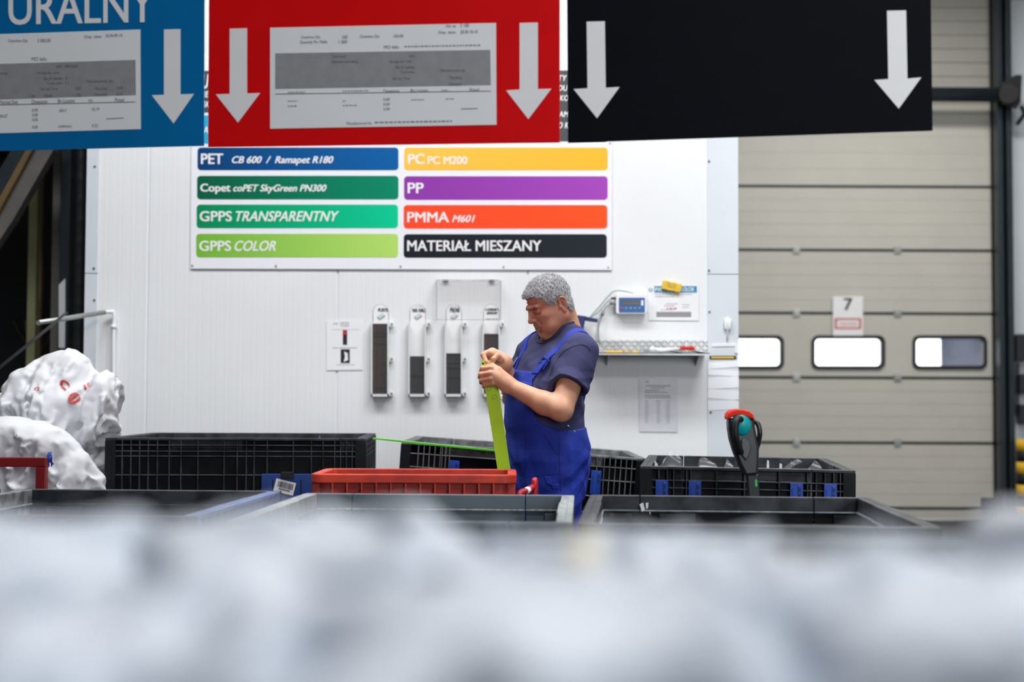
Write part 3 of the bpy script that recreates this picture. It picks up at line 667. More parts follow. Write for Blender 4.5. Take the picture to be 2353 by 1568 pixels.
# big clear cover above the holders
t = thing('clear_cover', 'large clear acrylic cover box above the two right card holders', 'cover', WALL(1075, 738, 0.04))
bm = BM(); WALL.plate(bm, rect(1005, 647, 1150, 737), 0.085, 0.088); obj('front_panel', bm, M['acry'], t)
bm = BM(); WALL.plate(bm, rect(1001, 645, 1152, 648), 0.0, 0.088); WALL.plate(bm, rect(1149, 648, 1152, 738), 0.0, 0.088); WALL.plate(bm, rect(1001, 648, 1004, 738), 0.0, 0.088); obj('side_panel', bm, clear_mat('clear_acrylic_side', (225, 232, 232), 0.14, gloss=.03), t)
bm = BM(); tube(bm, [WALL(x, y, 0.088) for x, y in rrect(1005, 647, 1150, 737, 4)] + [WALL(1150 - 4, 647, 0.088)], 0.0014, 6); obj('polished_edge', bm, M['galv'], t)
for sx in (1018, 1124):
    bm = BM(); WALL.plate(bm, rect(sx, 643, sx + 12, 647), 0.0, 0.02); obj('hook', bm, M['galv'], t)

# ---------------------------------------------------------------- weighing display
t = thing('weighing_display', 'blue fronted weighing display with cables on the wall', 'display', WALL(1447, 722, 0.05))
bm = BM(); WALL.plate(bm, rrect(1414, 677, 1484, 723, 5), 0.01, 0.062); obj('housing', bm, M['white'], t, bevel=0.004)
bm = BM(); WALL.plate(bm, rrect(1420, 686, 1479.5, 720, 2), 0.0625, 0.064); fp = obj('front_panel', bm, mat('display_blue_panel', (28, 100, 170), 0.4), t)
bm = BM(); WALL.plate(bm, rect(1425.5, 691.5, 1468, 703), 0.0645, 0.066); obj('screen', bm, mat('dark_lcd', (22, 30, 34), 0.15), fp)
bm = BM(); WALL.plate(bm, rect(1471, 692, 1476, 704), 0.0645, 0.0655); obj('keypad_label', bm, M['white'], fp)
for k, bx in enumerate((1427, 1437, 1447, 1457, 1467.5)):
    bm = BM(); p = WALL(bx, 710, 0.0645); tube(bm, [p, p + Vector((0, -0.003, 0))], 0.0065, 12); b = obj('button', bm, M['orange'] if k == 0 else M['inkgrey'], fp)
    if k == 0: b['label'] = 'red button'
bm = BM(); WALL.plate(bm, rrect(1412, 669, 1494, 718, 4), 0.001, 0.003); obj('mounting_plate', bm, M['acryedge'], t)
for pts, r in (([(1457, 677), (1437, 671), (1412, 670), (1394, 685), (1375, 708), (1352, 733)], .0034), ([(1414, 687), (1400, 690), (1385, 706), (1372, 720), (1352, 734)], .0034), ([(1414, 697), (1398, 702), (1388, 712), (1381, 730), (1375, 748), (1374, 770), (1378, 787), (1390, 804)], .0042)):
    bm = BM(); tube(bm, bez([WALL(x, y, 0.035) for x, y in pts]), r, 8); obj('cable', bm, mat('grey_green_cable', (146, 160, 156), 0.5), t)
for a, b, r in (((1400, 697), (1414, 697), .012), ((1403, 687), (1414, 687), .006), ((1385, 714), (1383, 727), .010)):
    bm = BM(); tube(bm, [WALL(*a, 0.035), WALL(*b, 0.035)], r, 10); obj('cable_gland', bm, M['inkgrey'] if r > .007 else M['black'], t)

# blue scoop hanging behind the worker
t = thing('blue_scoop', 'navy blue plastic scoop with short handle hanging behind worker neck', 'scoop', WALL(1335, 775, 0.1))
bm = BM(); A = [WALL(x, y, 0.10) for x, y in ((1290, 722), (1314, 725), (1345, 729), (1339, 760), (1333, 778), (1300, 770))]
prism3(bm, A, (0, 0.06, 0)); obj('body', bm, M['navy'], t, bevel=0.004)
bm = BM(); prism3(bm, [WALL(x, y, 0.09) for x, y in ((1343, 729), (1372, 735), (1371, 743), (1342, 739))], (0, 0.03, 0)); obj('handle', bm, M['navy'], t, bevel=0.003)
bm = BM(); tube(bm, [WALL(1325, 732, 0.04), WALL(1325, 732, 0.0)], 0.008, 8); obj('peg', bm, M['galv'], t)

# shelf of tread plate
t = thing('wall_shelf', 'aluminium tread plate shelf on the cabin wall', 'shelf', WALL(1500, 815, 0.1))
SHY = 0.24
bm = BM(); p0, p1 = WALL(1340, 783, 0), WALL(1626, 809, 0)
box(bm, (p0.x, WY - 0.004, p1.z), (p1.x, WY - 0.0005, p0.z)); bp = obj('backsplash', bm, M['alu'], t)
bm = BM()
for k in range(34):
    x = p0.x + 0.012 + k * 0.0217
    for j in range(3):
        zc = p1.z + 0.012 + j * 0.023; s_ = 1 if (k + j) % 2 else -1
        a = Vector((x - 0.010, WY - 0.006, zc - 0.010 * s_)); b = Vector((x + 0.010, WY - 0.006, zc + 0.010 * s_))
        tube(bm, [a, (a + b) / 2, b], [0.0005, 0.004, 0.0005], 6)
obj('tread_pattern', bm, M['galv'], bp)
zt = at(1500, 811, WY - SHY).z
bm = BM(); xa, xb = at(1330, 811, WY - SHY).x, at(1632, 811, WY - SHY).x
box(bm, (xa, WY - SHY, zt - 0.004), (xb, WY, zt)); box(bm, (xa, WY - SHY, zt - 0.014), (xb, WY - SHY + 0.004, zt)); obj('shelf_plate', bm, M['alu'], t)
for bx in (1400, 1610):
    bm = BM(); x = at(bx, 811, WY - SHY).x; prism3(bm, [Vector((x, WY - 0.002, zt - 0.004)), Vector((x, WY - 0.2, zt - 0.004)), Vector((x, WY - 0.002, zt - 0.07))], (0.004, 0, 0)); obj('bracket', bm, M['alu'], t)
SH = lambda px, d=0.16: Vector((at(px, 811, WY - d).x, WY - d, zt))
for a, b, lab, mm in ((1391, 1431, 'long yellow folding rule lying at the left of the shelf', M['yel2']), (1452, 1468, 'short yellow pad near the middle of the shelf', M['yel2'])):
    bm = BM(); p, q = SH(a), SH(b); box(bm, (p.x, p.y, zt), (q.x, p.y + 0.03, zt + 0.014)); tag(obj('yellow_rule', bm, mm, bevel=0.002), lab, 'rule')
bm = BM(); p = SH(1440); box(bm, (p.x - .010, p.y + .02, zt), (p.x + .012, p.y + .06, zt + 0.022)); tag(obj('tape_offcut', bm, mat('tan_card', (222, 186, 120), 0.6), bevel=0.002), 'small tan block between the yellow rule and pad on the shelf', 'block')
bm = BM(); p = SH(1379, 0.14); box(bm, (p.x - .05, p.y - .04, zt), (p.x + .03, p.y + .04, zt + .05)); tag(obj('clear_box', bm, M['film'], bevel=0.006), 'small clear plastic box at the left end of the shelf', 'box')
t = thing('paint_brush', 'white bristled brush lying on the shelf', 'brush', SH(1505, 0.18))
p = SH(1492, 0.18); bm = BM(); tube(bm, [p + Vector((0, 0, .02)), p + Vector((.015, 0, .022)), p + Vector((.035, 0, .02))], [.008, .019, .015], 12); obj('bristles', bm, M['paper'], t, smooth=True)
bm = BM(); tube(bm, [p + Vector((.033, 0, .02)), p + Vector((.06, 0, .019)), p + Vector((.20, .0, .03))], [.014, .010, .006], 10); obj('handle', bm, M['white'], t)
t = thing('scissors', 'scissors with red and black handles lying on the shelf', 'scissors', SH(1580, 0.17))
p = SH(1556, 0.17)
bm = BM(); tube(bm, bez([p + Vector((0, 0, .026)), p + Vector((.03, 0, .03)), p + Vector((.10, 0, .026))]), .010, 10); obj('black_grip', bm, M['black'], t)
for dx in (0.035, 0.078):
    bm = BM(); tube(bm, bez([p + Vector((dx - .018, -.012, .026)), p + Vector((dx, -.014, .033)), p + Vector((dx + .018, -.012, .026))]), .0095, 10); obj('red_grip', bm, M['orange'], t)
bm = BM(); prism3(bm, [p + Vector((-.14, 0, .030)), p + Vector((0, 0, .021)), p + Vector((0, 0, .034))], (0, .004, 0)); obj('blade', bm, M['galv'], t)
bm = BM(); p, q = SH(1516, 0.20), SH(1622, 0.20)
for i in range(8):
    a = p.x + (q.x - p.x) * i / 8; b = p.x + (q.x - p.x) * (i + 1) / 8; za, zb = zt + 0.004 + 0.010 * math.sin(i * .8) ** 2, zt + 0.004 + 0.010 * math.sin((i + 1) * .8) ** 2
    prism3(bm, [Vector((a, p.y, za)), Vector((b, p.y, zb)), Vector((b, p.y + .16, zb)), Vector((a, p.y + .16, za))], (0, 0, 0.0012))
bmesh.ops.remove_doubles(bm, verts=bm.verts[:], dist=1e-5)
tag(obj('loose_paper', bm, M['paper']), 'curled white paper lying under the scissors on the shelf', 'paper')

# fittings on the right corner trim
t = thing('cord_hook', 'pair of white bulb shaped hooks with a cord on right corner trim', 'hook', WALL(1671, 775, 0.03))
for hx in (1666.5, 1675.5):
    bm = BM(); tube(bm, [WALL(hx, y, 0.022) for y in (732, 736, 745, 755, 760)], [.004, .009, .011, .009, .005], 12); obj('hook_body', bm, M['white'], t)
bm = BM(); tube(bm, [WALL(1671, 728, 0.02), WALL(1671, 760, 0.018), WALL(1670, 784, 0.012)], .004, 8); obj('cord', bm, M['white'], t)
bm = BM(); WALL.plate(bm, [(1636, 791), (1690, 789), (1690, 796), (1636, 797)], 0.006, 0.011); WALL.plate(bm, rrect(1688, 791, 1695, 812, 2), 0.006, 0.014)
tag(obj('latch_plate', bm, M['white']), 'white metal latch plate above the yellow strip on right corner trim', 'latch')
bm = BM(); WALL.plate(bm, rect(1630, 818, 1691, 826), 0.006, 0.010); WALL.plate(bm, rect(1634, 820, 1686, 824), 0.010, 0.012, 1)
tag(obj('edge_strip', bm, [M['seal'], M['yel2']]), 'short yellow and dark strip fixed across right corner trim', 'strip')
for i, (y0, y1, d) in enumerate(((832, 846, 3), (851, 864, -2), (867, 893, 2), (897, 918, -3), (921, 942, 2))):
    bm = BM(); WALL.plate(bm, [(1626, y0 + d), (1697, y0 - d), (1697, y1 - d), (1626, y1 + d)], 0.0065, 0.0085)
    tag(obj('tape_band', bm, mat('clear_tape', (226, 229, 234), 0.18, var=0.06)), ('topmost', 'second', 'third', 'fourth', 'lowest')[i] + ' of the shiny tape bands wrapped round right corner trim', 'tape', 'tape bands on the right corner trim')

# ---------------------------------------------------------------- crates
def wall_bm(L, H, T, ribs_v, ribs_h, seams, worn, step=0.006):
    """one crate wall in its own frame: u along x, outside towards -y, height z. mats: 0 skin 1 ribs 2 rim"""
    bm = BM()
    s = [0] + [k * L for k in seams] + [L]
    for i in range(len(s) - 1):
        y = 0.0 if i % 2 == 0 else step
        box(bm, (s[i] + 0.002, -0.018 + y, 0.0), (s[i + 1] - 0.002, -0.006 + y, H - 0.004), 0)
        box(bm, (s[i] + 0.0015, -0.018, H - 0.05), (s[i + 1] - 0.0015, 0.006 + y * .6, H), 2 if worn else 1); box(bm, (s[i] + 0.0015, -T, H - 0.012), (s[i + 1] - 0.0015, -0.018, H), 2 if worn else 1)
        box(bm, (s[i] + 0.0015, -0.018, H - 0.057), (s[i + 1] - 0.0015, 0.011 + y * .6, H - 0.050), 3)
        if s[i + 1] - s[i] > .15 * L: box(bm, (max(s[i] + .03, s[i + 1] - .20), -0.010, H - .092), (s[i + 1] - .07, 0.004 + y * .5, H - .062), 1)
    for u in (0.0, L - 0.05): box(bm, (u, -T, 0), (u + 0.05, -0.012, H - 0.012), 0)
    box(bm, (0, -T, 0), (L, -0.012, 0.05), 1)
    for u in ribs_v: box(bm, (u * L - 0.003, -T, 0.05), (u * L + 0.003, -0.012, H - 0.012), 1)
    for z in ribs_h: box(bm, (0, -T + 0.001, H - z - 0.003), (L, -0.012, H - z + 0.003), 1)
    return bm
def crate(label, loc, rot, W, D, H, mats, rv, rh, side_rv=None, seams=(.25, .75), worn=False, latches=(), right=None, left=None, group=None, T=0.04, name='pallet_crate'):
    t = thing(name, label, 'crate', loc, rot, group)
    side_rv = side_rv or [k / 12 for k in range(1, 12)]
    def put(nm, L, ang, org, ribs, sm, mm):
        bm = wall_bm(L, H, T, ribs, rh, sm, worn); bm.transform(Matrix.Translation(org) @ Matrix.Rotation(ang, 4, 'Z'))
        return obj(nm, bm, mm, t, local=True, bevel=0.0025)
    i = T
    put('front_wall', W, 0, (-W / 2, -D / 2 + i, 0), rv, seams, mats)
    put('back_wall', W, math.pi, (W / 2, D / 2 - i, 0), rv, seams, mats)
    Ls = D - 2 * T
    put('side_wall', Ls, math.pi / 2, (W / 2 - i, -Ls / 2, 0), side_rv, (.3, .7), right or mats)
    put('side_wall', Ls, -math.pi / 2, (-W / 2 + i, Ls / 2, 0), side_rv, (.3, .7), left or mats)
    bm = BM(); box(bm, (-W / 2 + T, -D / 2 + T, 0.03), (W / 2 - T, D / 2 - T, 0.06)); obj('base', bm, mats[0], t, local=True)
    for u, z0, z1, w in latches:
        bm = BM(); x = -W / 2 + u * W; y = -D / 2
        box(bm, (x - w / 2, y - 0.004, H - z1), (x + w / 2, y + 0.02, H - z0)); box(bm, (x + w * .12, y - 0.009, H - z1), (x + w * .36, y - 0.004, H - z0 - .008)); box(bm, (x - w * .36, y - 0.007, H - z1), (x - w * .30, y - .004, H - z0 - 0.02))
        lo_ = obj('latch', bm, M['latch'], t, local=True, bevel=0.003); lo_['label'] = 'blue latch'
        bm = BM(); 
        for zc in (z0 + .025, z0 + .05): box(bm, (x + w * .18, y - 0.0098, H - zc - .008), (x + w * .3, y - 0.0088, H - zc + .008))
        obj('finger_hole', bm, M['black'], lo_, local=True)
    return t
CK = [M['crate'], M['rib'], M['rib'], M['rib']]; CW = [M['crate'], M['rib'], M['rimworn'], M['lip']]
CG = [M['cgrey'], M['cgrey'], M['cgrey'], M['cpale']]; 
M['cbluepale'] = mat('scuffed_pale_blue_plastic', (96, 118, 160), 0.5, var=0.0, scale=14, col2=(60, 86, 140))
GR = 'pallet crates standing on the floor'
RZ = 0.781
grid_v = [k * .033 for k in range(1, 6)] + [.20, .245, .29, .355, .455, .505, .54, .57, .62, .72, .79, .835, .88] + [.88 + .0225 * k for k in range(1, 6)]
few = [.16, .3, .45, .6, .75, .88]
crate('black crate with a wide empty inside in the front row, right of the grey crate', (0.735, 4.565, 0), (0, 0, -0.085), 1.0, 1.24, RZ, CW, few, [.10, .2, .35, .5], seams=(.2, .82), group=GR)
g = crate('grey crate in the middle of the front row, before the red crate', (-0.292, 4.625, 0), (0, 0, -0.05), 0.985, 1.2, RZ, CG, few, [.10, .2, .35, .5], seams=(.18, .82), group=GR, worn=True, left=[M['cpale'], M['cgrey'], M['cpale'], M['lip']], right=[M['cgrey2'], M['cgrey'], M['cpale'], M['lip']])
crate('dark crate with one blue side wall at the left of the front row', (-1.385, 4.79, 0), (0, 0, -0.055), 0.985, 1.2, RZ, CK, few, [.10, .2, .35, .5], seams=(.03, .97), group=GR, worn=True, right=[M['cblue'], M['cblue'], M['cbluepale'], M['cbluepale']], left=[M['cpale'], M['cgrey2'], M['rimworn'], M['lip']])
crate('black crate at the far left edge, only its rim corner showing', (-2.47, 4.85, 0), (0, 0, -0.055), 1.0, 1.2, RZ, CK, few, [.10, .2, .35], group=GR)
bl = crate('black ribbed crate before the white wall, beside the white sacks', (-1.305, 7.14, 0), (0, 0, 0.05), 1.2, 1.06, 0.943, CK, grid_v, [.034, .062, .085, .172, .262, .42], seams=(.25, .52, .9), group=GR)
# its blue latch panel and barcode label (local frame, front at y = -D/2)
bm = BM(); u0, u1 = 0.600, 0.795
box(bm, (-.6 + u0 * 1.2, -.538, .943 - .40), (-.6 + u1 * 1.2, -.51, .943 - .165))
for k in (.05, .18): box(bm, (-.6 + u0 * 1.2 + k, -.54, .943 - .27), (-.6 + u0 * 1.2 + k + .006, -.535, .943 - .19), 1)
box(bm, (-.6 + u0 * 1.2 + .09, -.545, .943 - .185), (-.6 + u0 * 1.2 + .15, -.53, .943 - .155), 1)
lp = obj('latch_panel', bm, [M['cblue'], M['black']], bl, local=True, bevel=0.003); lp['label'] = 'blue latch panel'
bm = BM(); R = Matrix.Translation((-.6 + u0 * 1.2 + .108, -.5395, .943 - .225)) @ Matrix.Rotation(0.24, 4, 'Y')
box(bm, (-.047, -.001, -.030), (.047, .0, .030)); bm.transform(R); lab = obj('barcode_label', bm, M['paper'], lp, local=True)
bm = BM(); rg = random.Random(2); x = -.034
while x < .036:
    w = rg.choice((.0012, .002, .003)); box(bm, (x, -.0016, -.006), (x + w, -.001, .021)); x += w + rg.choice((.0012, .002))
for k in range(9): box(bm, (-.025 + k * .006, -.0016, -.017), (-.021 + k * .006, -.001, -.010))
bm.transform(R); obj('barcode', bm, M['inkdark'], lab, local=True)
lat = [.09, .12, .15] ; lattice = [.0225 * k + .05 for k in range(1, 7)] + [.85 + .0225 * k - .02 for k in range(1, 7)] + [.17, .2, .5, .8, .83]
cc_ = crate('tilted black crate behind the worker with worn grey rim', (0.005, 7.49, 0.042), (0, 0.066, 0), 1.2, 1.08, 0.842, [M['crate'], mat('lit_grey_lattice', (74, 76, 80), 0.5, var=0.0, scale=16, col2=(112, 114, 116)), M['rimworn'], M['lip']], lattice, [.055, .12, .2, .28], seams=(.18, .82), worn=True, latches=((.222, .075, .19, .05), (.80, .075, .19, .05)), group=GR)  # lattice bars coloured lighter, as if catching the light
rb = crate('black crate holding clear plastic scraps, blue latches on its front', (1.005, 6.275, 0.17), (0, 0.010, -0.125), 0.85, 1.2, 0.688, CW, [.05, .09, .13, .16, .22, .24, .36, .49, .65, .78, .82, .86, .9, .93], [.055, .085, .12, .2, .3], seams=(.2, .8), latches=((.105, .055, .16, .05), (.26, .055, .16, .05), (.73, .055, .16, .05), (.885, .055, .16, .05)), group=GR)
# a few stuck scraps of label inside the black front crate
bm = BM()
for pts in (((1470, 1160), (1478, 1156), (1482, 1172), (1475, 1177)), ((1484, 1157), (1490, 1156), (1489, 1168), (1485, 1170)), ((1492, 1176), (1495, 1178), (1494, 1184))):
    slab(bm, pts, 5.125, 0.004)
tag(obj('label_remnant', bm, M['paper']), 'torn white label remnant stuck inside the black front crate', 'label')

# red box
t = thing('red_box', 'red ribbed plastic box standing behind the grey crate', 'box', (0, 0, 0))
RY0, RY1 = 5.29, 5.75
zt_ = at(950, 1091, RY0).z; x0, x1 = at(711, 1091, RY0).x, at(1187, 1091, RY0).x
t.location = ((x0 + x1) / 2, (RY0 + RY1) / 2, 0.40)
def rring(bm, x0, y0, x1, y1, r, z0, z1, w, mi=0):
    n = 6; o_ = rrect(x0, y0, x1, y1, r, n); i_ = rrect(x0 + w, y0 + w, x1 - w, y1 - w, max(r - w, .004), n); k = len(o_)
    V = [[bm.verts.new((x, y, z)) for x, y in ring] for z in (z0, z1) for ring in (o_, i_)]
    for q in range(k):
        s_ = (q + 1) % k
        for A, B in ((0, 1), (1, 3), (3, 2), (2, 0)): bm.faces.new((V[A][q], V[A][s_], V[B][s_], V[B][q])).material_index = mi
bm = BM(); rring(bm, x0, RY0, x1, RY1, .05, zt_ - .033, zt_, .034); obj('rim', bm, M['red'], t, bevel=.004)
bm = BM(); rring(bm, x0 + .028, RY0 + .028, x1 - .028, RY1 - .028, .035, zt_ - .42, zt_ - .02, .006); box(bm, (x0 + .03, RY0 + .03, zt_ - .43), (x1 - .03, RY1 - .03, zt_ - .42)); obj('shell', bm, mat('deep_red_crate_plastic', (170, 36, 24), 0.5, var=0.2), t)
bm = BM(); n = 11; 
for k in range(n + 1):
    x = x0 + .085 + (x1 - x0 - .17) * k / n
    for ya, yb in ((RY0 + .004, RY0 + .032), (RY1 - .032, RY1 - .004)): box(bm, (x - .003, ya, zt_ - .42), (x + .003, yb, zt_ - .03))
for k in range(9):
    y = RY0 + .05 + (RY1 - RY0 - .1) * k / 8
    for xa, xb in ((x0 + .004, x0 + .032), (x1 - .032, x1 - .004)): box(bm, (xa, y - .003, zt_ - .42), (xb, y + .003, zt_ - .03))
for z in (.15, .28): box(bm, (x0 + .006, RY0 + .006, zt_ - z - .004), (x1 - .006, RY0 + .03, zt_ - z))
obj('ribs', bm, M['red'], t)
t.location.z = zt_ - .43; 
for c in t.children: c.data.transform(Matrix.Translation((0, 0, 0.40 - (zt_ - .43))))
# it stands on a stack base
sx0, sx1 = x0 + .03, x1 - .03
bm = BM(); rring(bm, sx0, RY0 + .03, sx1, RY1 - .03, .03, 0, zt_ - .432, .03); box(bm, (sx0 + .02, RY0 + .05, zt_ - .45), (sx1 - .02, RY1 - .05, zt_ - .434))
tag(obj('support_box', bm, M['red']), 'lower red box carrying the red ribbed box', 'box')

# red handle
t = thing('hand_cart', 'red cart with white banded bent tube handle, between grey crate and worker', 'cart', (at(1215, 1130, 5.42).x, 5.42, 0))
bm = BM(); a = at(1193, 1137, 5.36); b = at(1226, 1120, 5.5); c = at(1229, 1128, 5.5)
tube(bm, bez([Vector((a.x + .004, 5.335, .3)), a - Vector((0.0, 0, .05)), a, a + (b - a) * .5, b, c, Vector((c.x + .003, 5.5, .3))], 8), .0125, 12); hnd = obj('handle', bm, mat('chipped_red_paint', (190, 30, 44), 0.45, var=0.0, scale=45, col2=(160, 24, 36)), t, smooth=True)
bm = BM(); p = a + (b - a) * .42; q = a + (b - a) * .62; tube(bm, [p, q], .0136, 12); obj('white_band', bm, M['white'], hnd)
bm = BM(); box(bm, (a.x - .002, 5.31, .1), (c.x + .05, 5.55, .3)); obj('deck', bm, M['frame_red'], t, bevel=.01)
for dx in (a.x, c.x):
    bm = BM(); tube(bm, [(dx - .015, 5.42, .055), (dx + .015, 5.42, .055)], .055, 16); obj('wheel', bm, M['black'], t)

# pallet truck
PY = 5.40
t = thing('pallet_truck', 'black pallet truck tiller with red cap and teal control before the right crate', 'pallet truck', (at(1712, 1100, PY).x, PY, 0))
bm = BM(); slab(bm, [(1674, 962), (1675, 985), (1679, 1010), (1688, 1040), (1702, 1072), (1713, 1094), (1742, 1092), (1744, 1066), (1745, 1035), (1741, 1010), (1736, 985), (1733, 960)], PY - .035, .07); obj('tiller_head', bm, M['charc'], t, bevel=.010)
bm = BM(); slab(bm, [(1673, 958), (1675, 949), (1682, 943), (1694, 940.5), (1708, 941), (1722, 945), (1731, 952), (1735, 966), (1722, 961), (1706, 957), (1692, 956), (1682, 959), (1674, 966)], PY - .05, .10); obj('safety_cap', bm, M['orange'], t, bevel=.006)
bm = BM(); bmesh.ops.create_uvsphere(bm, u_segments=24, v_segments=16, radius=1.0); c = at(1704, 974, PY - .035)
bm.transform(Matrix.Translation(c) @ Matrix.Rotation(-.15, 4, 'Y') @ Matrix.Diagonal((.036, .022, .046, 1))); obj('thumb_control', bm, M['teal'], t, smooth=True)
bm = BM(); tube(bm, bez([at(1703, 964, PY - .055), at(1694, 966, PY - .075), at(1690, 985, PY - .082), at(1692, 1010, PY - .078), at(1703, 1042, PY - .05)], 8), [.012] * 33, 14); obj('grip_loop', bm, M['black'], t, smooth=True)
bm = BM(); tube(bm, bez([at(1731, 966, PY), at(1742, 976, PY - .01), at(1746, 995, PY - .02), at(1743, 1015, PY - .01), at(1738, 1034, PY)], 8), .0095, 12); obj('grip_loop', bm, M['charc'], t, smooth=True)
bm = BM(); slab(bm, [(1703, 1010), (1714, 1008), (1724, 1016), (1727, 1030), (1722, 1048), (1714, 1060), (1704, 1046)], PY - .045, .015); obj('face_cover', bm, mat('mid_grey_plastic', (66, 70, 76), 0.35), t, bevel=.005)
bm = BM(); a, b = at(1728, 1090, PY), Vector((at(1735, 1150, PY).x + .03, PY + .02, .32)); 
prism3(bm, [a + Vector((-.021, -.02, 0)), a + Vector((.021, -.02, 0)), b + Vector((.022, -.02, 0)), b + Vector((-.022, -.02, 0))], (0, .04, 0)); obj('shaft', bm, M['charc'], t, bevel=.004)
bm = BM(); slab(bm, rrect(1735, 1102, 1740, 1119, 2.4), PY - .0215, .002); obj('green_label', bm, mat('green_label', (40, 200, 80), 0.5), t)
bx = b.x
bm = BM(); box(bm, (bx - .2, PY - .06, .06), (bx + .2, PY + .10, .34)); obj('chassis', bm, M['charc'], t, bevel=.02)
for dx in (-.2, .2):
    bm = BM(); prism3(bm, [Vector((bx + dx - .07, PY + .08, .09)), Vector((bx + dx + .07, PY + .08, .09)), Vector((bx + dx + .07 + .1, PY + 1.2, .09)), Vector((bx + dx - .07 + .1, PY + 1.2, .09))], (0, 0, .055)); obj('fork', bm, M['orange'], t)
bm = BM(); tube(bm, [(bx - .04, PY, .08), (bx + .04, PY, .08)], .08, 18); obj('wheel', bm, M['black'], t)
# pallet under the crate on the forks
bm = BM(); R = Matrix.Translation((1.005, 6.275, 0)) @ Matrix.Rotation(-.125, 4, 'Z')
for k in range(5): box(bm, (-.4 + k * .17, -.58, .146), (-.4 + k * .17 + .12, .58, .160))
bm.transform(R); tag(obj('pallet', bm, M['wood']), 'wooden pallet boards under the black crate on the truck forks', 'pallet')

# clear scraps in that crate
rg = random.Random(4)
labs = ['bent clear sheet sticking up at the left of the right crate', 'low clear sheet at the left middle of the right crate', 'clear sheet standing behind the tiller in the right crate', 'flat clear strip at the right end of the right crate', 'clear sheet leaning in the far right corner of the right crate']
for i, pts in enumerate(([(1512, 1078), (1547, 1038), (1575, 1060), (1566, 1084)], [(1603, 1080), (1613, 1058), (1640, 1062), (1655, 1080)], [(1660, 1084), (1676, 1064), (1688, 1066), (1690, 1086)], [(1790, 1082), (1838, 1062), (1858, 1066), (1806, 1084)], [(1850, 1088), (1880, 1064), (1898, 1072), (1890, 1090)])):
    Y = 6.0 + .06 * i; a, b, c, d = [at(x, y, Y) for x, y in pts]; b.y += .10; c.y += .12
    dn = Vector((0, 0, -.22)); bm = BM(); n = 8; rows = []
    for k in range(n + 1):
        u = k / n; p = a.lerp(d, u); q = b.lerp(c, u) + Vector((0, .03 * math.sin(3 * u), .012 * math.sin(3.1 * u)))
        rows.append([bm.verts.new(v) for v in (p + dn, p, p.lerp(q, .5) + Vector((0, -.02, .008)), q)])
    for k in range(n):
        for j in range(3): bm.faces.new((rows[k][j], rows[k + 1][j], rows[k + 1][j + 1], rows[k][j + 1]))
    o = obj('clear_sheet', bm, M['film'], smooth=True); sm = o.modifiers.new('thick', 'SOLIDIFY'); sm.thickness = .0015
    tag(o, labs[i], 'plastic sheet', 'clear scraps in the right crate')
labs = ['pointed white scrap right of the tiller in the right crate', 'small white scrap second right of the tiller in the right crate', 'thin white strip at the left end of the right crate']
for i, pts in enumerate(([(1756, 1078), (1763, 1058), (1767, 1059), (1771, 1080)], [(1786, 1080), (1792, 1065), (1797, 1067), (1799, 1081)], [(1500, 1060), (1505, 1058), (1512, 1068), (1506, 1069)])):
    bm = BM(); Y = 5.85; A = [at(x, y, Y) for x, y in pts]; A[0] += Vector((0, 0, -.15)); A[3] += Vector((0, 0, -.15)); prism3(bm, A, (0, .006, 0))
    tag(obj('white_scrap', bm, M['white']), labs[i], 'plastic scrap', 'white scraps in the right crate')

# ---------------------------------------------------------------- implicit surfaces (smooth blends, meshed by surface nets)
F32 = np.float32
def V3(v): return np.array([v[0], v[1], v[2]], F32)
def cap(P, a, b, ra, rb=None):
    a = V3(a); b = V3(b); rb = ra if rb is None else rb
    ba = b - a; t = np.clip((P - a) @ ba / max(float(ba @ ba), 1e-9), 0, 1)
    return np.linalg.norm(P - a - t[:, None] * ba, axis=1) - (ra + (rb - ra) * t)
def ell(P, c, r, R=None):
    q = P - V3(c)
    if R is not None: q = q @ R.T
    r = V3(r); k0 = np.linalg.norm(q / r, axis=1); k1 = np.linalg.norm(q / (r * r), axis=1) + 1e-9
    return k0 * (k0 - 1) / k1
def smin(a, b, k):
    h = np.clip(.5 + .5 * (b - a) / k, 0, 1); return b + (a - b) * h - k * h * (1 - h)
def smax(a, b, k): return -smin(-a, -b, k)
def union(ds, k):
    d = ds[0]
    for e in ds[1:]: d = smin(d, e, k)
    return d
def near(P, c, R, fn, margin=0.04):
    """evaluate fn only inside a sphere; outside it give a rough distance"""
    q = np.linalg.norm(P - V3(c), axis=1); out = (q - R + margin).astype(F32)
    m_ = q < R
    if m_.any(): out[m_] = fn(P[m_])
    return out
def crumple(P, seed, freq, amp, n=5, warp=0.6):
    rs = np.random.RandomState(seed); d = np.zeros(len(P), F32)
    for i in range(n):
        a = rs.normal(size=3); a /= np.linalg.norm(a); b = rs.normal(size=3); b /= np.linalg.norm(b); ph = rs.rand() * 6
        fr = freq * (1 + .55 * i)
        t = (P @ a.astype(F32)) * fr + warp * np.sin((P @ b.astype(F32)) * fr * 2.3 + ph) + ph
        d += (np.abs((t % 1) * 2 - 1) - .5).astype(F32) * amp / (1 + .75 * i)
    return d
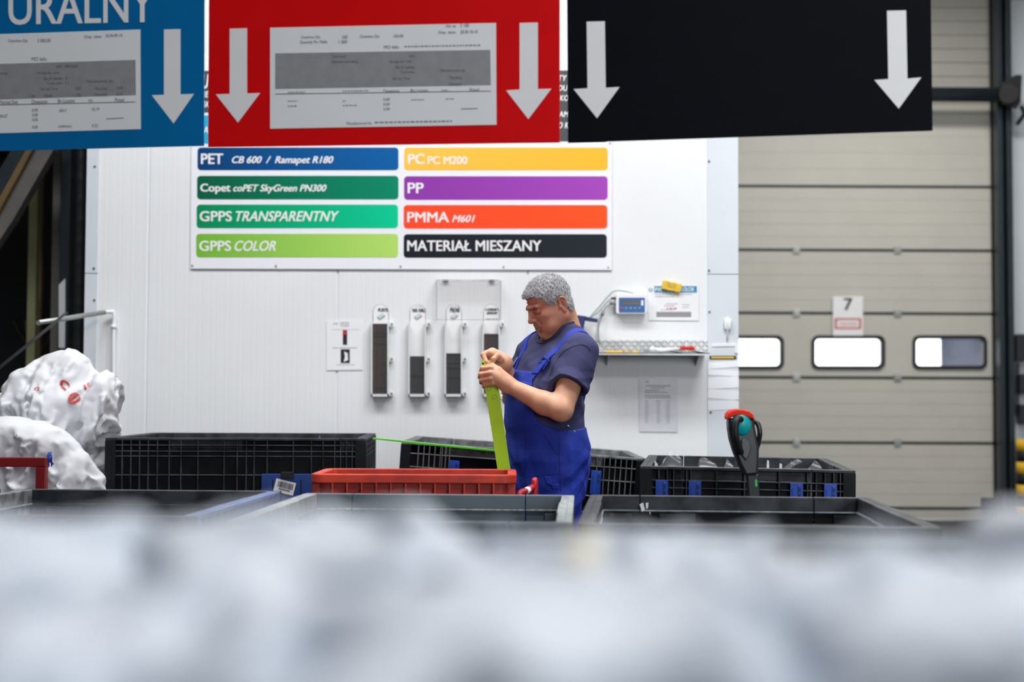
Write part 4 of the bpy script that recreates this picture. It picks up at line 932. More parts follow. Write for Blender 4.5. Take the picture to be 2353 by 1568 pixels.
def pleat(P, seed, freq, amp):
    """long soft ridges with sharp crests, like stiff cloth that has been folded"""
    rs = np.random.RandomState(seed); d = np.zeros(len(P), F32)
    for i in range(3):
        a = rs.normal(size=3); a /= np.linalg.norm(a); b = rs.normal(size=3); b /= np.linalg.norm(b); c = np.cross(a, b); ph = rs.rand() * 6
        fr = freq * (1 + .45 * i)
        t = (P @ a.astype(F32)) * fr + .45 * np.sin((P @ b.astype(F32)) * fr * 1.6 + ph) + .2 * np.sin((P @ c.astype(F32)) * fr * 3.1 + 2 * ph)
        w = np.abs((t % 1) * 2 - 1); d += ((1 - w) ** 1.6 - .4).astype(F32) * amp / (1 + .6 * i)
    return d
def nets(fn, lo, hi, h, B=8):
    lo = np.array(lo, F32); hi = np.array(hi, F32)
    nb = np.ceil((hi - lo) / (h * B)).astype(int); N = nb * B + 4
    bi = np.stack(np.meshgrid(*[np.arange(k) for k in nb], indexing='ij'), -1).reshape(-1, 3)
    d = []
    cen = lo + (bi + .5) * (h * B)
    for i in range(0, len(cen), 200000): d.append(fn(cen[i:i + 200000].astype(F32)))
    d = np.concatenate(d); act = bi[np.abs(d) < h * B * 1.35]
    g = np.stack(np.meshgrid(*[np.arange(B + 1)] * 3, indexing='ij'), -1).reshape(-1, 3)
    keys = []; pos = []; edges = []
    n1 = B + 1; CH_ = 600
    for s in range(0, len(act), CH_):
        A = act[s:s + CH_]
        gi = (A[:, None, :] * B + g[None]); P = (lo + gi.reshape(-1, 3) * h).astype(F32)
        D = fn(P).reshape(len(A), n1, n1, n1)
        I = D < 0
        cnt = np.zeros((len(A), B, B, B), np.int8)
        for dx in (0, 1):
            for dy in (0, 1):
                for dz in (0, 1): cnt += I[:, dx:dx + B, dy:dy + B, dz:dz + B]
        bb, ci, cj, ck = np.nonzero((cnt > 0) & (cnt < 8))
        if not len(bb): continue
        sm = np.zeros((len(bb), 3)); w = np.zeros(len(bb))
        for ax in range(3):
            for u in (0, 1):
                for v in (0, 1):
                    o0 = [0, 0, 0]; o1 = [0, 0, 0]; oth = [q for q in range(3) if q != ax]
                    o0[oth[0]] = o1[oth[0]] = u; o0[oth[1]] = o1[oth[1]] = v; o1[ax] = 1
                    d0 = D[bb, ci + o0[0], cj + o0[1], ck + o0[2]]; d1 = D[bb, ci + o1[0], cj + o1[1], ck + o1[2]]
                    mk = (d0 < 0) != (d1 < 0); t = np.where(mk, d0 / np.where(mk, d0 - d1, 1), 0)
                    for q in range(3): sm[:, q] += np.where(mk, o0[q] + (t if q == ax else 0), 0)
                    w += mk
        gc = A[bb] * B + np.stack([ci, cj, ck], 1)
        pos.append(lo + (gc + sm / w[:, None]) * h); keys.append((gc[:, 0] + 1) * (N[1] + 2) * (N[2] + 2) + (gc[:, 1] + 1) * (N[2] + 2) + gc[:, 2] + 1)
        i0 = I[bb, ci, cj, ck]
        for ax, (a, b, c) in enumerate(((1, 0, 0), (0, 1, 0), (0, 0, 1))):
            i1 = I[bb, ci + a, cj + b, ck + c]; mk = i0 != i1
            edges.append(np.concatenate([gc[mk], np.full((mk.sum(), 1), ax), i0[mk][:, None].astype(int)], 1))
    keys = np.concatenate(keys); pos = np.concatenate(pos); E = np.concatenate(edges)
    so = np.argsort(keys); ks = keys[so]
    def look(c):
        k = (c[:, 0] + 1) * (N[1] + 2) * (N[2] + 2) + (c[:, 1] + 1) * (N[2] + 2) + c[:, 2] + 1
        i = np.clip(np.searchsorted(ks, k), 0, len(ks) - 1); return np.where(ks[i] == k, so[i], -1)
    quads = []
    for ax in range(3):
        e = E[E[:, 3] == ax]; c = e[:, :3]; o1 = np.zeros(3, int); o2 = np.zeros(3, int); o1[(ax + 1) % 3] = 1; o2[(ax + 2) % 3] = 1
        q = np.stack([look(c), look(c - o1), look(c - o1 - o2), look(c - o2)], 1)
        fl = e[:, 4] == 0; q[fl] = q[fl][:, ::-1]
        quads.append(q[(q >= 0).all(1)])
    return pos, np.concatenate(quads)
def main_piece(pos, q):
    lab = np.arange(len(pos))
    while True:
        m_ = lab[q].min(1); new = lab.copy()
        for k in range(4): np.minimum.at(new, q[:, k], m_)
        new = new[new]
        if (new == lab).all(): break
        lab = new
    u, c = np.unique(lab, return_counts=True); keep = lab == u[c.argmax()]
    ix = np.cumsum(keep) - 1
    return pos[keep], ix[q[keep[q[:, 0]]]]
def net_obj(name, fn, lo, hi, h, mats, parent=None, smooth=True, relax=1, every=False):
    pos, q = nets(fn, lo, hi, h)
    if not every: pos, q = main_piece(pos, q)
    for _ in range(relax):                         # a light even-out of the net
        acc = np.zeros_like(pos); cn = np.zeros(len(pos))
        for a, b in ((0, 1), (1, 2), (2, 3), (3, 0)):
            np.add.at(acc, q[:, a], pos[q[:, b]]); np.add.at(cn, q[:, a], 1); np.add.at(acc, q[:, b], pos[q[:, a]]); np.add.at(cn, q[:, b], 1)
        pos = pos * .5 + acc / np.maximum(cn, 1)[:, None] * .5
    me = bpy.data.meshes.new(name); me.vertices.add(len(pos)); me.vertices.foreach_set('co', pos.astype(F32).ravel())
    me.loops.add(len(q) * 4); me.polygons.add(len(q)); me.loops.foreach_set('vertex_index', q.astype(np.int32).ravel())
    me.polygons.foreach_set('loop_start', np.arange(0, len(q) * 4, 4, dtype=np.int32)); me.update(calc_edges=True); me.validate()
    return link_mesh(name, me, mats, parent, smooth=smooth), pos, q

# ---------------------------------------------------------------- the worker
O0 = np.array([0.150, 6.03, 0.0]); Fd = np.array([-.82, -.572, 0.]); Ld = np.array([.572, -.82, 0.])
def L2W(f, l, z): return (O0 + f * Fd + l * Ld + np.array([0, 0, z])).astype(F32)
def W2L(P):
    q = P - O0.astype(F32); return q @ Fd.astype(F32), q @ Ld.astype(F32), q[:, 2]
# head frame: looks down and left, turned a little to the camera
ya, pi_ = math.radians(23), math.radians(26)
Hf = np.array([-math.cos(ya) * math.cos(pi_), -math.sin(ya) * math.cos(pi_), -math.sin(pi_)])
Hl = np.array([math.sin(ya), -math.cos(ya), 0.]); Hu = np.cross(Hf, Hl); Hu = Hu if Hu[2] > 0 else -Hu
HR = np.stack([Hf, Hl, Hu]).astype(F32)
HC = np.array(at(1263, 697, 6.02))
def H2W(a, l, b): return (HC + a * Hf + l * Hl + b * Hu).astype(F32)

tz = np.array([.70, .80, .88, .95, 1.03, 1.10, 1.17, 1.25, 1.31, 1.35, 1.385, 1.42])
tf = np.array([0, -.005, -.008, .000, .012, .012, .004, -.022, -.045, -.062, -.075, -.085])
tb = np.array([.10, .125, .142, .144, .147, .148, .146, .136, .118, .098, .078, .055])
ta = np.array([.15, .165, .170, .165, .160, .162, .170, .178, .178, .165, .130, .075])
_zz = np.linspace(.70, 1.42, 160)
def _sm(y):
    v = np.interp(_zz, tz, y); k = np.ones(13) / 13; return np.convolve(np.pad(v, 6, mode='edge'), k, 'valid')
TF, TB, TA = _sm(tf), _sm(tb), _sm(ta)
def torso(P, infl=0.0):
    f, l, z = W2L(P)
    fc = np.interp(z, _zz, TF); b = np.interp(z, _zz, TB) + infl; a = np.interp(z, _zz, TA) + infl
    k = ((np.abs(f - fc) / b) ** 2.25 + (np.abs(l) / a) ** 2.25 + 1e-9) ** (1 / 2.25)
    d = (k - 1) * np.minimum(a, b)
    return np.maximum(d, np.maximum(z - 1.42 - infl, .74 - infl - z)).astype(F32)
SN, SF = L2W(-.045, .165, 1.325), L2W(-.045, -.165, 1.325)
EN = np.array(at(1290, 942, 5.79)); WN = np.array(at(1166, 884, 5.86))
EF = L2W(.01, -.205, 1.085); WF = np.array(at(1158, 834, 5.97))
NB = L2W(-.072, 0, 1.40)
def leg_d(P, s, infl=0.0):
    hip = L2W(-.01, s * .088, .86); kn = L2W(.015, s * .10, .48); an = L2W(-.02, s * .105, .09)
    return smin(cap(P, hip, kn, .094 + infl, .068 + infl), cap(P, kn, an, .062 + infl, .042 + infl), .03)
def shoulders(P, infl=0.0):
    d = smin(cap(P, L2W(-.075, .03, 1.405), SN, .052 + infl, .060 + infl), cap(P, L2W(-.075, -.03, 1.405), SF, .052 + infl, .060 + infl), .03)
    return d
def upper_arm(P, s, infl=0.0, tb_=0.0):
    S, E = (SN, EN) if s > 0 else (SF, EF)
    return cap(P, S, E, .060 + infl, .046 + infl + tb_)
def forearm(P, s):
    E, W = (EN, WN) if s > 0 else (EF, WF)
    mid = E * .68 + W * .32 + np.array([0, 0, -.006])
    return union([cap(P, E, mid, .045, .046), cap(P, mid, W, .046, .029), ell(P, W, (.034, .026, .030))], .02)
def H3(a, l, b): return (a, l, b)
def chain(P, pts, rs, k=.004):
    return union([cap(P, pts[i], pts[i + 1], rs[i], rs[i + 1]) for i in range(len(pts) - 1)], k)
def head_d(P):
    q = (P - HC.astype(F32)) @ HR.T; a, l, b = q[:, 0], q[:, 1], q[:, 2]; al = np.abs(l); S = np.stack([a, al, b], 1)
    E = lambda c, r: ell(S, c, r); C = lambda p, r_, ra, rb=None: cap(S, p, r_, ra, rb)
    d = E((-.004, 0, .034), (.097, .077, .082))
    d = smin(d, E((.035, 0, -.045), (.062, .061, .078)), .03)
    d = smin(d, E((.000, .030, -.045), (.060, .040, .060)), .03)
    d = smin(d, C((.070, .012, -.108), (-.012, .056, -.070), .018, .018), .03)       # jaw
    d = smin(d, E((.080, 0, -.108), (.020, .022, .018)), .02)                        # chin
    d = smin(d, E((.062, .044, -.030), (.026, .024, .022)), .022)                    # cheekbone
    d = smin(d, E((.060, .040, -.082), (.030, .026, .030)), .022)                    # jowl
    d = smin(d, C((.097, .008, .019), (.081, .046, .017), .0105, .009), .012)        # brow
    d = smax(d, -E((.102, .032, -.004), (.017, .018, .0115)), .014)                  # eye socket
    d = smin(d, E((.077, .032, -.006), (.0140, .0150, .0125)), .005)                 # lids over the eye
    d = smax(d, -C((.0965, .020, -.0085), (.092, .045, -.0105), .0020), .003)        # lid line
    d = smin(d, C((.092, .030, .0025), (.084, .046, -.001), .0035), .004)            # upper lid fold
    d = smin(d, C((.095, 0, .014), (.110, 0, -.030), .0075, .0115), .010)            # nose bridge
    d = smin(d, E((.112, 0, -.034), (.013, .0125, .011)), .008)                      # nose tip
    d = smin(d, E((.098, .0155, -.039), (.012, .008, .009)), .006)                   # nose wing
    d = smax(d, -E((.106, .0075, -.0455), (.006, .0035, .004)), .003)                # nostril
    d = smax(d, -C((.094, .026, -.042), (.078, .037, -.072), .0034), .009)           # fold from nose to mouth
    d = smin(d, E((.088, 0, -.060), (.016, .026, .014)), .012)                       # upper lip mound
    d = smin(d, C((.098, 0, -.069), (.086, .022, -.073), .0052, .003), .005)
    d = smin(d, C((.096, 0, -.080), (.086, .020, -.077), .0060, .003), .005)
    d = smax(d, -C((.104, 0, -.0745), (.088, .024, -.0765), .0024), .003)            # mouth line
    d = smax(d, -E((.096, 0, -.092), (.008, .018, .004)), .010)
    for k, zz in enumerate((.036, .048, .060)):                                      # forehead lines
        d = smax(d, -C((.099 - .0035 * k, 0, zz), (.076 - .004 * k, .046, zz - .002), .0022), .006)
    d = smax(d, -C((.105, .009, .010), (.103, .006, .028), .0024), .005)             # frown
    # ears: rim, fold, bowl, tragus, lobe
    e = E((-.020, .077, -.017), (.0175, .0055, .030))
    e = smin(e, chain(S, [H3(*p) for p in ((-.005, .077, -.008), (-.008, .081, .007), (-.018, .084, .0135), (-.030, .085, .008), (-.0355, .085, -.006), (-.032, .083, -.022), (-.025, .080, -.036))], [.0036, .0040, .0042, .0042, .0042, .0040, .0040], .003), .003)
    e = smin(e, E((-.015, .078, -.045), (.009, .0055, .010)), .006)
    e = smax(e, -E((-.016, .087, -.017), (.0095, .0105, .0165)), .003)
    e = smax(e, -C((-.014, .088, .006), (-.0285, .089, -.004), .0032), .002)
    e = smin(e, chain(S, [H3(*p) for p in ((-.020, .081, .003), (-.0265, .083, -.010), (-.024, .082, -.026))], [.0028] * 3, .002), .002)
    e = smin(e, E((-.003, .078, -.022), (.005, .0055, .007)), .003)
    return smin(d, e, .006)
def neck_d(P):
    return union([cap(P, H2W(-.022, 0, -.05), NB, .057, .066), cap(P, H2W(.032, 0, -.098), L2W(-.035, 0, 1.375), .034, .045),
                  cap(P, H2W(-.06, 0, -.03), L2W(-.13, 0, 1.405), .035, .050)], .035)
def chain(P, pts, rs, k=.004):
    return union([cap(P, pts[i], pts[i + 1], rs[i], rs[i + 1]) for i in range(len(pts) - 1)], k)
A3 = lambda x, y, Y: np.array(at(x, y, Y))
# near (left) hand: back of the hand to the camera, fingers curled round the strip, thumb on top
NH = dict(index=[A3(1128, 846, 5.845), A3(1109, 847, 5.855), A3(1106, 853, 5.90), A3(1116, 856, 5.915)],
          middle=[A3(1126, 858, 5.835), A3(1105, 861, 5.850), A3(1103, 867, 5.90), A3(1114, 868, 5.918)],
          ring=[A3(1127, 870, 5.835), A3(1107, 874, 5.850), A3(1106, 879, 5.90), A3(1117, 879, 5.918)],
          little=[A3(1132, 881, 5.840), A3(1113, 885, 5.855), A3(1112, 889, 5.895), A3(1122, 888, 5.910)])
NT = [A3(1160, 866, 5.855), A3(1146, 850, 5.860), A3(1132, 841, 5.868), A3(1119, 842, 5.880)]
def hand_near(P):
    d = union([cap(P, WN, A3(1134, 853, 5.850), .027, .0155), cap(P, WN, A3(1133, 864, 5.842), .028, .0165), cap(P, WN, A3(1136, 877, 5.846), .026, .014)], .016)
    d = smin(d, cap(P, A3(1163, 872, 5.86), A3(1145, 852, 5.86), .022, .014), .014)
    for k, (n, r) in enumerate((('index', .0098), ('middle', .0100), ('ring', .0096), ('little', .0084))):
        f = NH[n]; c = chain(P, f, [r * 1.22, r * 1.05, r * .95, r * .85], .004)
        c = smin(c, ell(P, f[0], (r * 1.25, r * 1.25, r * 1.15)), .004); c = smin(c, ell(P, f[1], (r * 1.16,) * 3), .003)
        d = smin(d, c, .0055)
    return smin(d, chain(P, NT, [.017, .0130, .0112, .0088], .005), .007)
# far (right) hand above it, thumb and index pinching the strip corner
RH = dict(index=[A3(1122, 810, 5.925), A3(1110, 816, 5.915), A3(1117, 832, 5.895), A3(1128, 838, 5.890)],
          middle=[A3(1130, 806, 5.945), A3(1116, 812, 5.950), A3(1118, 828, 5.935), A3(1132, 834, 5.925)],
          ring=[A3(1140, 809, 5.965), A3(1130, 826, 5.985), A3(1138, 838, 5.960), A3(1150, 838, 5.945)],
          little=[A3(1148, 816, 5.975), A3(1141, 834, 5.985), A3(1148, 844, 5.962), A3(1156, 842, 5.950)])
RT = [A3(1150, 826, 5.925), A3(1143, 818, 5.900), A3(1134, 826, 5.885), A3(1131, 836, 5.884)]
def hand_far(P):
    d = union([cap(P, WF, A3(1126, 812, 5.925), .026, .0155), cap(P, WF, A3(1134, 809, 5.945), .027, .0165), cap(P, WF, A3(1146, 816, 5.968), .026, .015)], .016)
    for n, r in (('index', .0098), ('middle', .0100), ('ring', .0096), ('little', .0086)):
        f = RH[n]; c = chain(P, f, [r * 1.25, r * 1.08, r * .97, r * .85], .004); c = smin(c, ell(P, f[1], (r * 1.18,) * 3), .003); d = smin(d, c, .0055)
    return smin(d, chain(P, RT, [.017, .0130, .0112, .0090], .005), .006)
HNC, HRC = A3(1130, 862, 5.86), A3(1136, 824, 5.94)
def body(P):
    d = torso(P, -.008)
    d = smin(d, shoulders(P, -.004), .03)
    for s in (1, -1): d = smin(d, leg_d(P, s, -.012), .03)
    arms = smin(smin(upper_arm(P, 1), forearm(P, 1), .022), near(P, HNC, .14, hand_near), .012)
    armf = smin(smin(upper_arm(P, -1), forearm(P, -1), .022), near(P, HRC, .14, hand_far), .012)
    d = smin(d, np.minimum(arms, armf), .012)
    h = smin(near(P, HC, .22, head_d), neck_d(P), .025)
    return smin(d, h, .03)
worker = thing('person', 'grey haired worker in navy T-shirt and blue bib overalls holding lime strip', 'person', (0.150, 6.03, 0))
lo = (-.34, 5.55, 0.0); hi = (.62, 6.55, 1.76)
skin, spos, squads = net_obj('body', body, lo, hi, .0025, M['skin'], worker)
# ruddier face, fading out over neck and nape
hq = (spos - HC) @ HR.T
wgt = np.clip((.175 - np.linalg.norm(hq - np.array([.03, 0, -.03]), axis=1)) / .06, 0, 1) * np.clip((hq[:, 2] + .15) / .05, 0, 1) * np.clip((hq[:, 0] + .075 + .3 * (hq[:, 2] + .05)) / .07, 0, 1)
ra = skin.data.attributes.new('ruddy', 'FLOAT', 'POINT'); ra.data.foreach_set('value', wgt.astype(F32))

# hair: a close shell grown with short tufts
def hairline(a, l, b):
    """positive above the hairline (front, temple, round the ear, nape)"""
    al = np.abs(l)
    front = np.where(a > .02, b - (.060 + .10 * np.clip((a - .082), -.03, .05) - 1.3 * np.clip(al - .040, 0, .05) + .75 * np.clip(.062 - a, 0, .08) * -1.25), 1)
    side = b - np.interp(a, [-.10, -.05, -.034, -.022, -.002, .012, .022, .045, .06, .08], [-.080, -.062, -.045, .016, .014, -.012, -.016, .020, .046, .058])
    return np.minimum(front, side)
def hair(P):
    q = (P - HC.astype(F32)) @ HR.T; a, l, b = q[:, 0], q[:, 1], q[:, 2]
    S = np.stack([a, np.abs(l), b], 1)
    d = ell(S, (-.005, 0, .036), (.100, .081, .087)); d = smin(d, ell(S, (-.022, .020, -.035), (.062, .056, .050)), .03)
    d = smin(d, ell(S, (.070, .0, .066), (.024, .042, .018)), .02)
    d = d - .0015 * np.sin(a * 330 + l * 90) * np.sin(l * 300 + b * 200)
    return smax(d, -hairline(a, l, b) * .8, .006)
hr, hpos, hq_ = net_obj('hair', hair, HC - .16, HC + .17, .003, M['hairmat'], skin)
def tufts(name, roots, nrm, ln, mt, parent, comb, rad=.00052, seed=1, lift=.45, jit=.35):
    rs = np.random.RandomState(seed); n = len(roots)
    comb = np.array(comb); tdir = comb - nrm * (nrm @ comb if comb.ndim == 1 else (nrm * comb).sum(1))[:, None]
    tdir /= np.linalg.norm(tdir, axis=1)[:, None] + 1e-6
    dr = tdir + nrm * (lift + rs.rand(n, 1) * .35) + rs.normal(size=(n, 3)) * jit; dr /= np.linalg.norm(dr, axis=1)[:, None]
    sd_ = np.cross(dr, nrm); sd_ /= np.linalg.norm(sd_, axis=1)[:, None] + 1e-6; up = np.cross(sd_, dr)
    L_ = ln * (.6 + .7 * rs.rand(n, 1))
    p = roots - nrm * .001; mid = p + dr * L_ * .55; tip = p + dr * L_ - nrm * L_ * .12
    ring = [(sd_, up)]
    vs = []
    for k in range(3):
        an = k * 2.094; o_ = (sd_ * math.cos(an) + up * math.sin(an)) * rad
        vs.append(p + o_)
    for k in range(3):
        an = k * 2.094; o_ = (sd_ * math.cos(an) + up * math.sin(an)) * rad * .8
        vs.append(mid + o_)
    vs.append(tip); Vx = np.stack(vs, 1).reshape(-1, 3)
    b = np.arange(n)[:, None] * 7
    fs = []
    for k in range(3):
        j = (k + 1) % 3; fs.append(np.concatenate([b + k, b + j, b + 3 + j], 1)); fs.append(np.concatenate([b + k, b + 3 + j, b + 3 + k], 1)); fs.append(np.concatenate([b + 3 + k, b + 3 + j, b + 6], 1))
    f = np.concatenate(fs)
    me = bpy.data.meshes.new(name); me.vertices.add(len(Vx)); me.vertices.foreach_set('co', Vx.astype(F32).ravel())
    me.loops.add(len(f) * 3); me.polygons.add(len(f)); me.loops.foreach_set('vertex_index', f.astype(np.int32).ravel())
    me.polygons.foreach_set('loop_start', np.arange(0, len(f) * 3, 3, dtype=np.int32))
    mts = mt if isinstance(mt, list) else [mt]
    if len(mts) > 1:
        pick = (rs.rand(n) < .22).astype(np.int32); me.polygons.foreach_set('material_index', np.tile(pick, 9))
    me.update(calc_edges=True)
    return link_mesh(name, me, mts, parent)
def surf_n(fn, P, e=.002):
    P = P.astype(F32); g = np.stack([fn(P + V3(v)) - fn(P - V3(v)) for v in ((e, 0, 0), (0, e, 0), (0, 0, e))], 1); return g / (np.linalg.norm(g, axis=1)[:, None] + 1e-9)
q = (hpos - HC) @ HR.T; hn = surf_n(hair, hpos)
out = ((hn * (hpos - HC)).sum(1) > .01); idx = np.nonzero(out)[0]; rs = np.random.RandomState(3); idx = rs.choice(idx, min(22000, len(idx)), replace=False)
qa = q[idx]; fwd = np.clip((qa[:, 2] + .01) / .07, 0, 1)[:, None]
comb = fwd * (Hf * .9 + Hu * .1) + (1 - fwd) * (-Hu * .9 + Hf * -.25)
M['eyeline'] = mat('dark_lash_hair', (30, 22, 20), 0.6)
M['hairlight'] = mat('silver_hair', (224, 226, 230), 0.45, var=0.08); M['hairgrey'] = mat('iron_grey_hair', (84, 86, 92), 0.5, var=0.2)
tufts('hair_tufts', hpos[idx], hn[idx], .0125, [M['hairlight'], M['hairgrey']], hr, comb, seed=5, lift=.28, jit=.28)
# brows and moustache
def snap(P):
    P = P.astype(F32)
    for _ in range(6): P = P - head_d(P)[:, None] * surf_n(head_d, P)
    return P
rs = np.random.RandomState(4)
def face_pts(n, la, lb, ba, bb, a=.10): return snap(np.array([H2W(a - .25 * abs(l) , s * l, b) for s, l, b in zip(rs.choice([-1, 1], n), rs.uniform(la, lb, n), rs.uniform(ba, bb, n))]))
bp_ = face_pts(230, .010, .046, .013, .020); tufts('eyebrows', bp_, surf_n(head_d, bp_), .0075, [M['hairdark'], M['hairlight']], skin, Hl * .1 - Hu * .5 + Hf * .1, rad=.0005, seed=8, lift=.12)
mp_ = face_pts(190, .0, .028, -.066, -.053); tufts('moustache', mp_, surf_n(head_d, mp_), .007, M['stache'], skin, -Hu + Hf * .1, rad=.0006, seed=9, lift=.15)
EYE_LINE = [(1226, 718.5), (1230, 721), (1235, 722), (1240, 721), (1244, 719)]
lp_ = snap(np.array([H2W(.095 - .10 * abs(t) * .4, t, -.0745 - .04 * abs(t)) for t in np.linspace(-.023, .023, 12)]))
bm = BM(); tube(bm, [Vector(p.tolist()) for p in lp_], .0011, 6); obj('mouth_line', bm, mat('dark_lip_line', (96, 46, 42), .6), skin, smooth=True)

# T-shirt
NA, NX = L2W(-.050, 0, 1.40), (.37 * Fd + np.array([0, 0, .93])).astype(F32)
def neck_axis(P):
    """distance to the axis through the collar ring"""
    q = P - NA; t = q @ NX / float(NX @ NX); r_ = np.linalg.norm(q - t[:, None] * NX, axis=1)
    return np.where(t > -.12, r_, .3).astype(F32)
def sleeve(P, s, infl, tb_):
    S, E = (SN, EN) if s > 0 else (SF, EF)
    d = cap(P, S, S * .30 + E * .70, .071 + infl, .070 + infl + tb_); ax = (E - S) / np.linalg.norm(E - S)
    return d, ((P - S.astype(F32)) @ ax.astype(F32))
def folds(P, seed, fr, amp): return crumple(P, seed, fr, amp, 4, .5)
def bib_top(f, l):
    front = np.clip((f + .02) / .06, 0, 1); al = np.abs(l)
    t = np.clip((.122 - al) / .036, 0, 1); t = t * t * (3 - 2 * t)
    return np.maximum(1.002 + .012 * np.clip(-f * 8, 0, 1) + front * np.clip(.165 - al, 0, .12) * .75, 1.002 + front * t * (.246 - .09 * l))
def shirt(P):
    f, l, z = W2L(P)
    d = smin(torso(P, .009), shoulders(P, .010), .03)
    d = d + .5 * folds(P, 11, 4.2, .024) * np.clip((z - bib_top(f, l) - .004) / .05, .03, 1) * np.clip((1.36 - z) / .1, .15, 1)
    d = d - pleat(P, 12, 4.5, .012) * np.clip((z - bib_top(f, l) - .004) / .05, 0, 1) * np.clip((1.40 - z) / .08, 0, 1)
    hole = []
    for s, cut in ((1, .178), (-1, .185)):
        sl, t = sleeve(P, s, .006, .008); nx = s * l
        sl = sl + .5 * folds(P, 17, 5.0, .020)
        S, E = (SN, EN) if s > 0 else (SF, EF)
        wob = .010 * np.sin((P[:, 0] + P[:, 2]) * 34)
        sl = smax(sl, t - cut - wob - .16 * ((P[:, 2] - 1.2) * 0) , .004)
        d = smin(d, sl, .028)
        hole.append(np.maximum(cap(P, S * .55 + E * .45, S * -.4 + E * 1.4, .062, .066), cut - .050 - t))
    for hh in hole: d = smax(d, -hh, .004)
    d = smax(d, .076 - neck_axis(P), .005)                                       # neck opening
    return smax(d, .955 - z, .004)
sh, shp, shq = net_obj('t_shirt', shirt, (-.3, 5.5, .9), (.62, 6.5, 1.52), .0036, M['shirt'], skin)
def collar_d(P):
    f, l, z = W2L(P); d = smin(torso(P, .012), shoulders(P, .013), .03)
    return np.maximum(np.maximum(np.abs(d) - .0045, np.abs(neck_axis(P) - .083) - .0085), 1.30 - z)
net_obj('collar', collar_d, (-.2, 5.7, 1.25), (.5, 6.4, 1.52), .0026, mat('darker_navy_rib', (50, 52, 84), .85), sh)

# bib overalls
def overalls(P):
    f, l, z = W2L(P)
    d = torso(P, .016)
    d = d - .003 * np.clip((1.0 - z) / .03, 0, 1)
    lg = smin(leg_d(P, 1, .022), leg_d(P, -1, .022), .02)
    # a wider drop of cloth over seat and front
    hipz = cap(P, L2W(-.022, .06, .90), L2W(-.022, -.06, .90), .118, .118)
    d = smin(smin(d, lg, .05), hipz, .05)
    d = d + .6 * folds(P, 23, 4.0, .022) * np.clip((1.06 - z) / .15, .25, 1) + .004 * np.sin((f * 26 + z * 34)) * np.clip((.98 - z) / .1, 0, 1) - pleat(P, 31, 3.6, .016) * np.clip((1.02 - z) / .1, .12, 1)
    return smax(smax(d, z - bib_top(f, l), .004), .05 - z, .01)
ov, ovp, ovq = net_obj('overalls', overalls, (-.34, 5.55, 0.03), (.6, 6.5, 1.30), .0038, M['blue'], skin)
def on_shirt(P, infl): return smin(torso(P, .009 + infl), shoulders(P, .010 + infl), .03)
def strap(s):
    def fn(P):
        f, l, z = W2L(P)
        c = s * np.interp(z, [1.2, 1.30, 1.38, 1.45], [.070, .100, .145, .155]); w = .0165
        c = np.where(f < -.09, s * .150 * np.clip((z - .98) / .42, 0, 1), c)
        return np.maximum(np.maximum(np.abs(on_shirt(P, .0055)) - .0042, np.abs(l - c) - w), np.maximum(1.0 - z, np.where(f > 0, 1.235 - z, -1)))
    return fn
for s in (1, -1): net_obj('strap', strap(s), (-.25, 5.6, .98), (.55, 6.45, 1.50), .0027, M['blue'], ov)
def surf_pt(px, py, fn):
    """first point of an implicit surface along the view line"""
    Ys = np.linspace(5.4, 6.5, 1400); P = np.array([at(px, py, Y) for Y in Ys], F32); d = fn(P); i = int(np.argmax(d < 0)); return Vector(P[i].tolist())
def strip_on(px_pts, fn, lift, w, name, mt, parent, r=None):
    bm = BM(); pts = []
    for x, y in px_pts:
        p = surf_pt(x, y, fn); n = Vector(surf_n(fn, np.array([p], F32))[0].tolist()); pts.append((p + n * lift, n))
    tube(bm, [p for p, n in pts], w, 6)
    return obj(name, bm, mt, parent)
def lerp_px(a, b, n): return [(a[0] + (b[0] - a[0]) * k / n, a[1] + (b[1] - a[1]) * k / n) for k in range(n + 1)]
allf = lambda P: np.minimum(shirt(P), overalls(P))
# buckles, logo, seams, pocket
for s in (1, -1):
    c0, c1 = [s * float(np.interp(z, [1.2, 1.30, 1.38, 1.45], [.070, .100, .145, .155])) for z in (1.275, 1.315)]
    def front_pt(l, z):
        P = np.array([L2W(.35 - .001 * k, l, z) for k in range(400)], F32); return Vector(P[int(np.argmax(allf(P) < 0))].tolist())
    p = front_pt(c0, 1.275); n = Vector(surf_n(allf, np.array([p], F32))[0].tolist()); zax = (front_pt(c1, 1.315) - p).normalized(); zax = (zax - n * zax.dot(n)).normalized(); xax = zax.cross(n) * -1
    R = Matrix((xax, n, zax)).transposed().to_4x4(); R.translation = p + n * .012
    bm = BM(); box(bm, (-.019, -.004, -.026), (-.013, .005, .026)); box(bm, (.013, -.004, -.026), (.019, .005, .026)); box(bm, (-.015, -.004, .018), (.015, .005, .026)); box(bm, (-.015, -.003, -.024), (.015, .004, .008)); box(bm, (-.015, -.004, -.004), (.015, .006, .002))
    bm.transform(R); obj('buckle', bm, M['navy'] if False else mat('blue_buckle_plastic', (30, 62, 150), .35), ov, bevel=.0015)
v_ = bez([(x, y, 0) for x, y in EYE_LINE], 4)
strip_on([(v.x, v.y) for v in v_], head_d, .0002, .0012, 'eyelashes', M['eyeline'], skin)
seams = [[(1183, 853), (1200, 858), (1228, 866)], [(1184, 858), (1200, 863), (1227, 870)],
         lerp_px((1284, 1002), (1288, 1130), 14), lerp_px((1250, 1000), (1281, 1046), 8), lerp_px((1208, 1098), (1284, 1088), 10), lerp_px((1208, 1000), (1206, 1096), 10)]
for sm_ in seams: strip_on(sm_, overalls, .0008, .0013, 'seam', M['stitch'] if sm_[0][1] < 900 else mat('dark_blue_seam', (18, 38, 120), .8), ov)
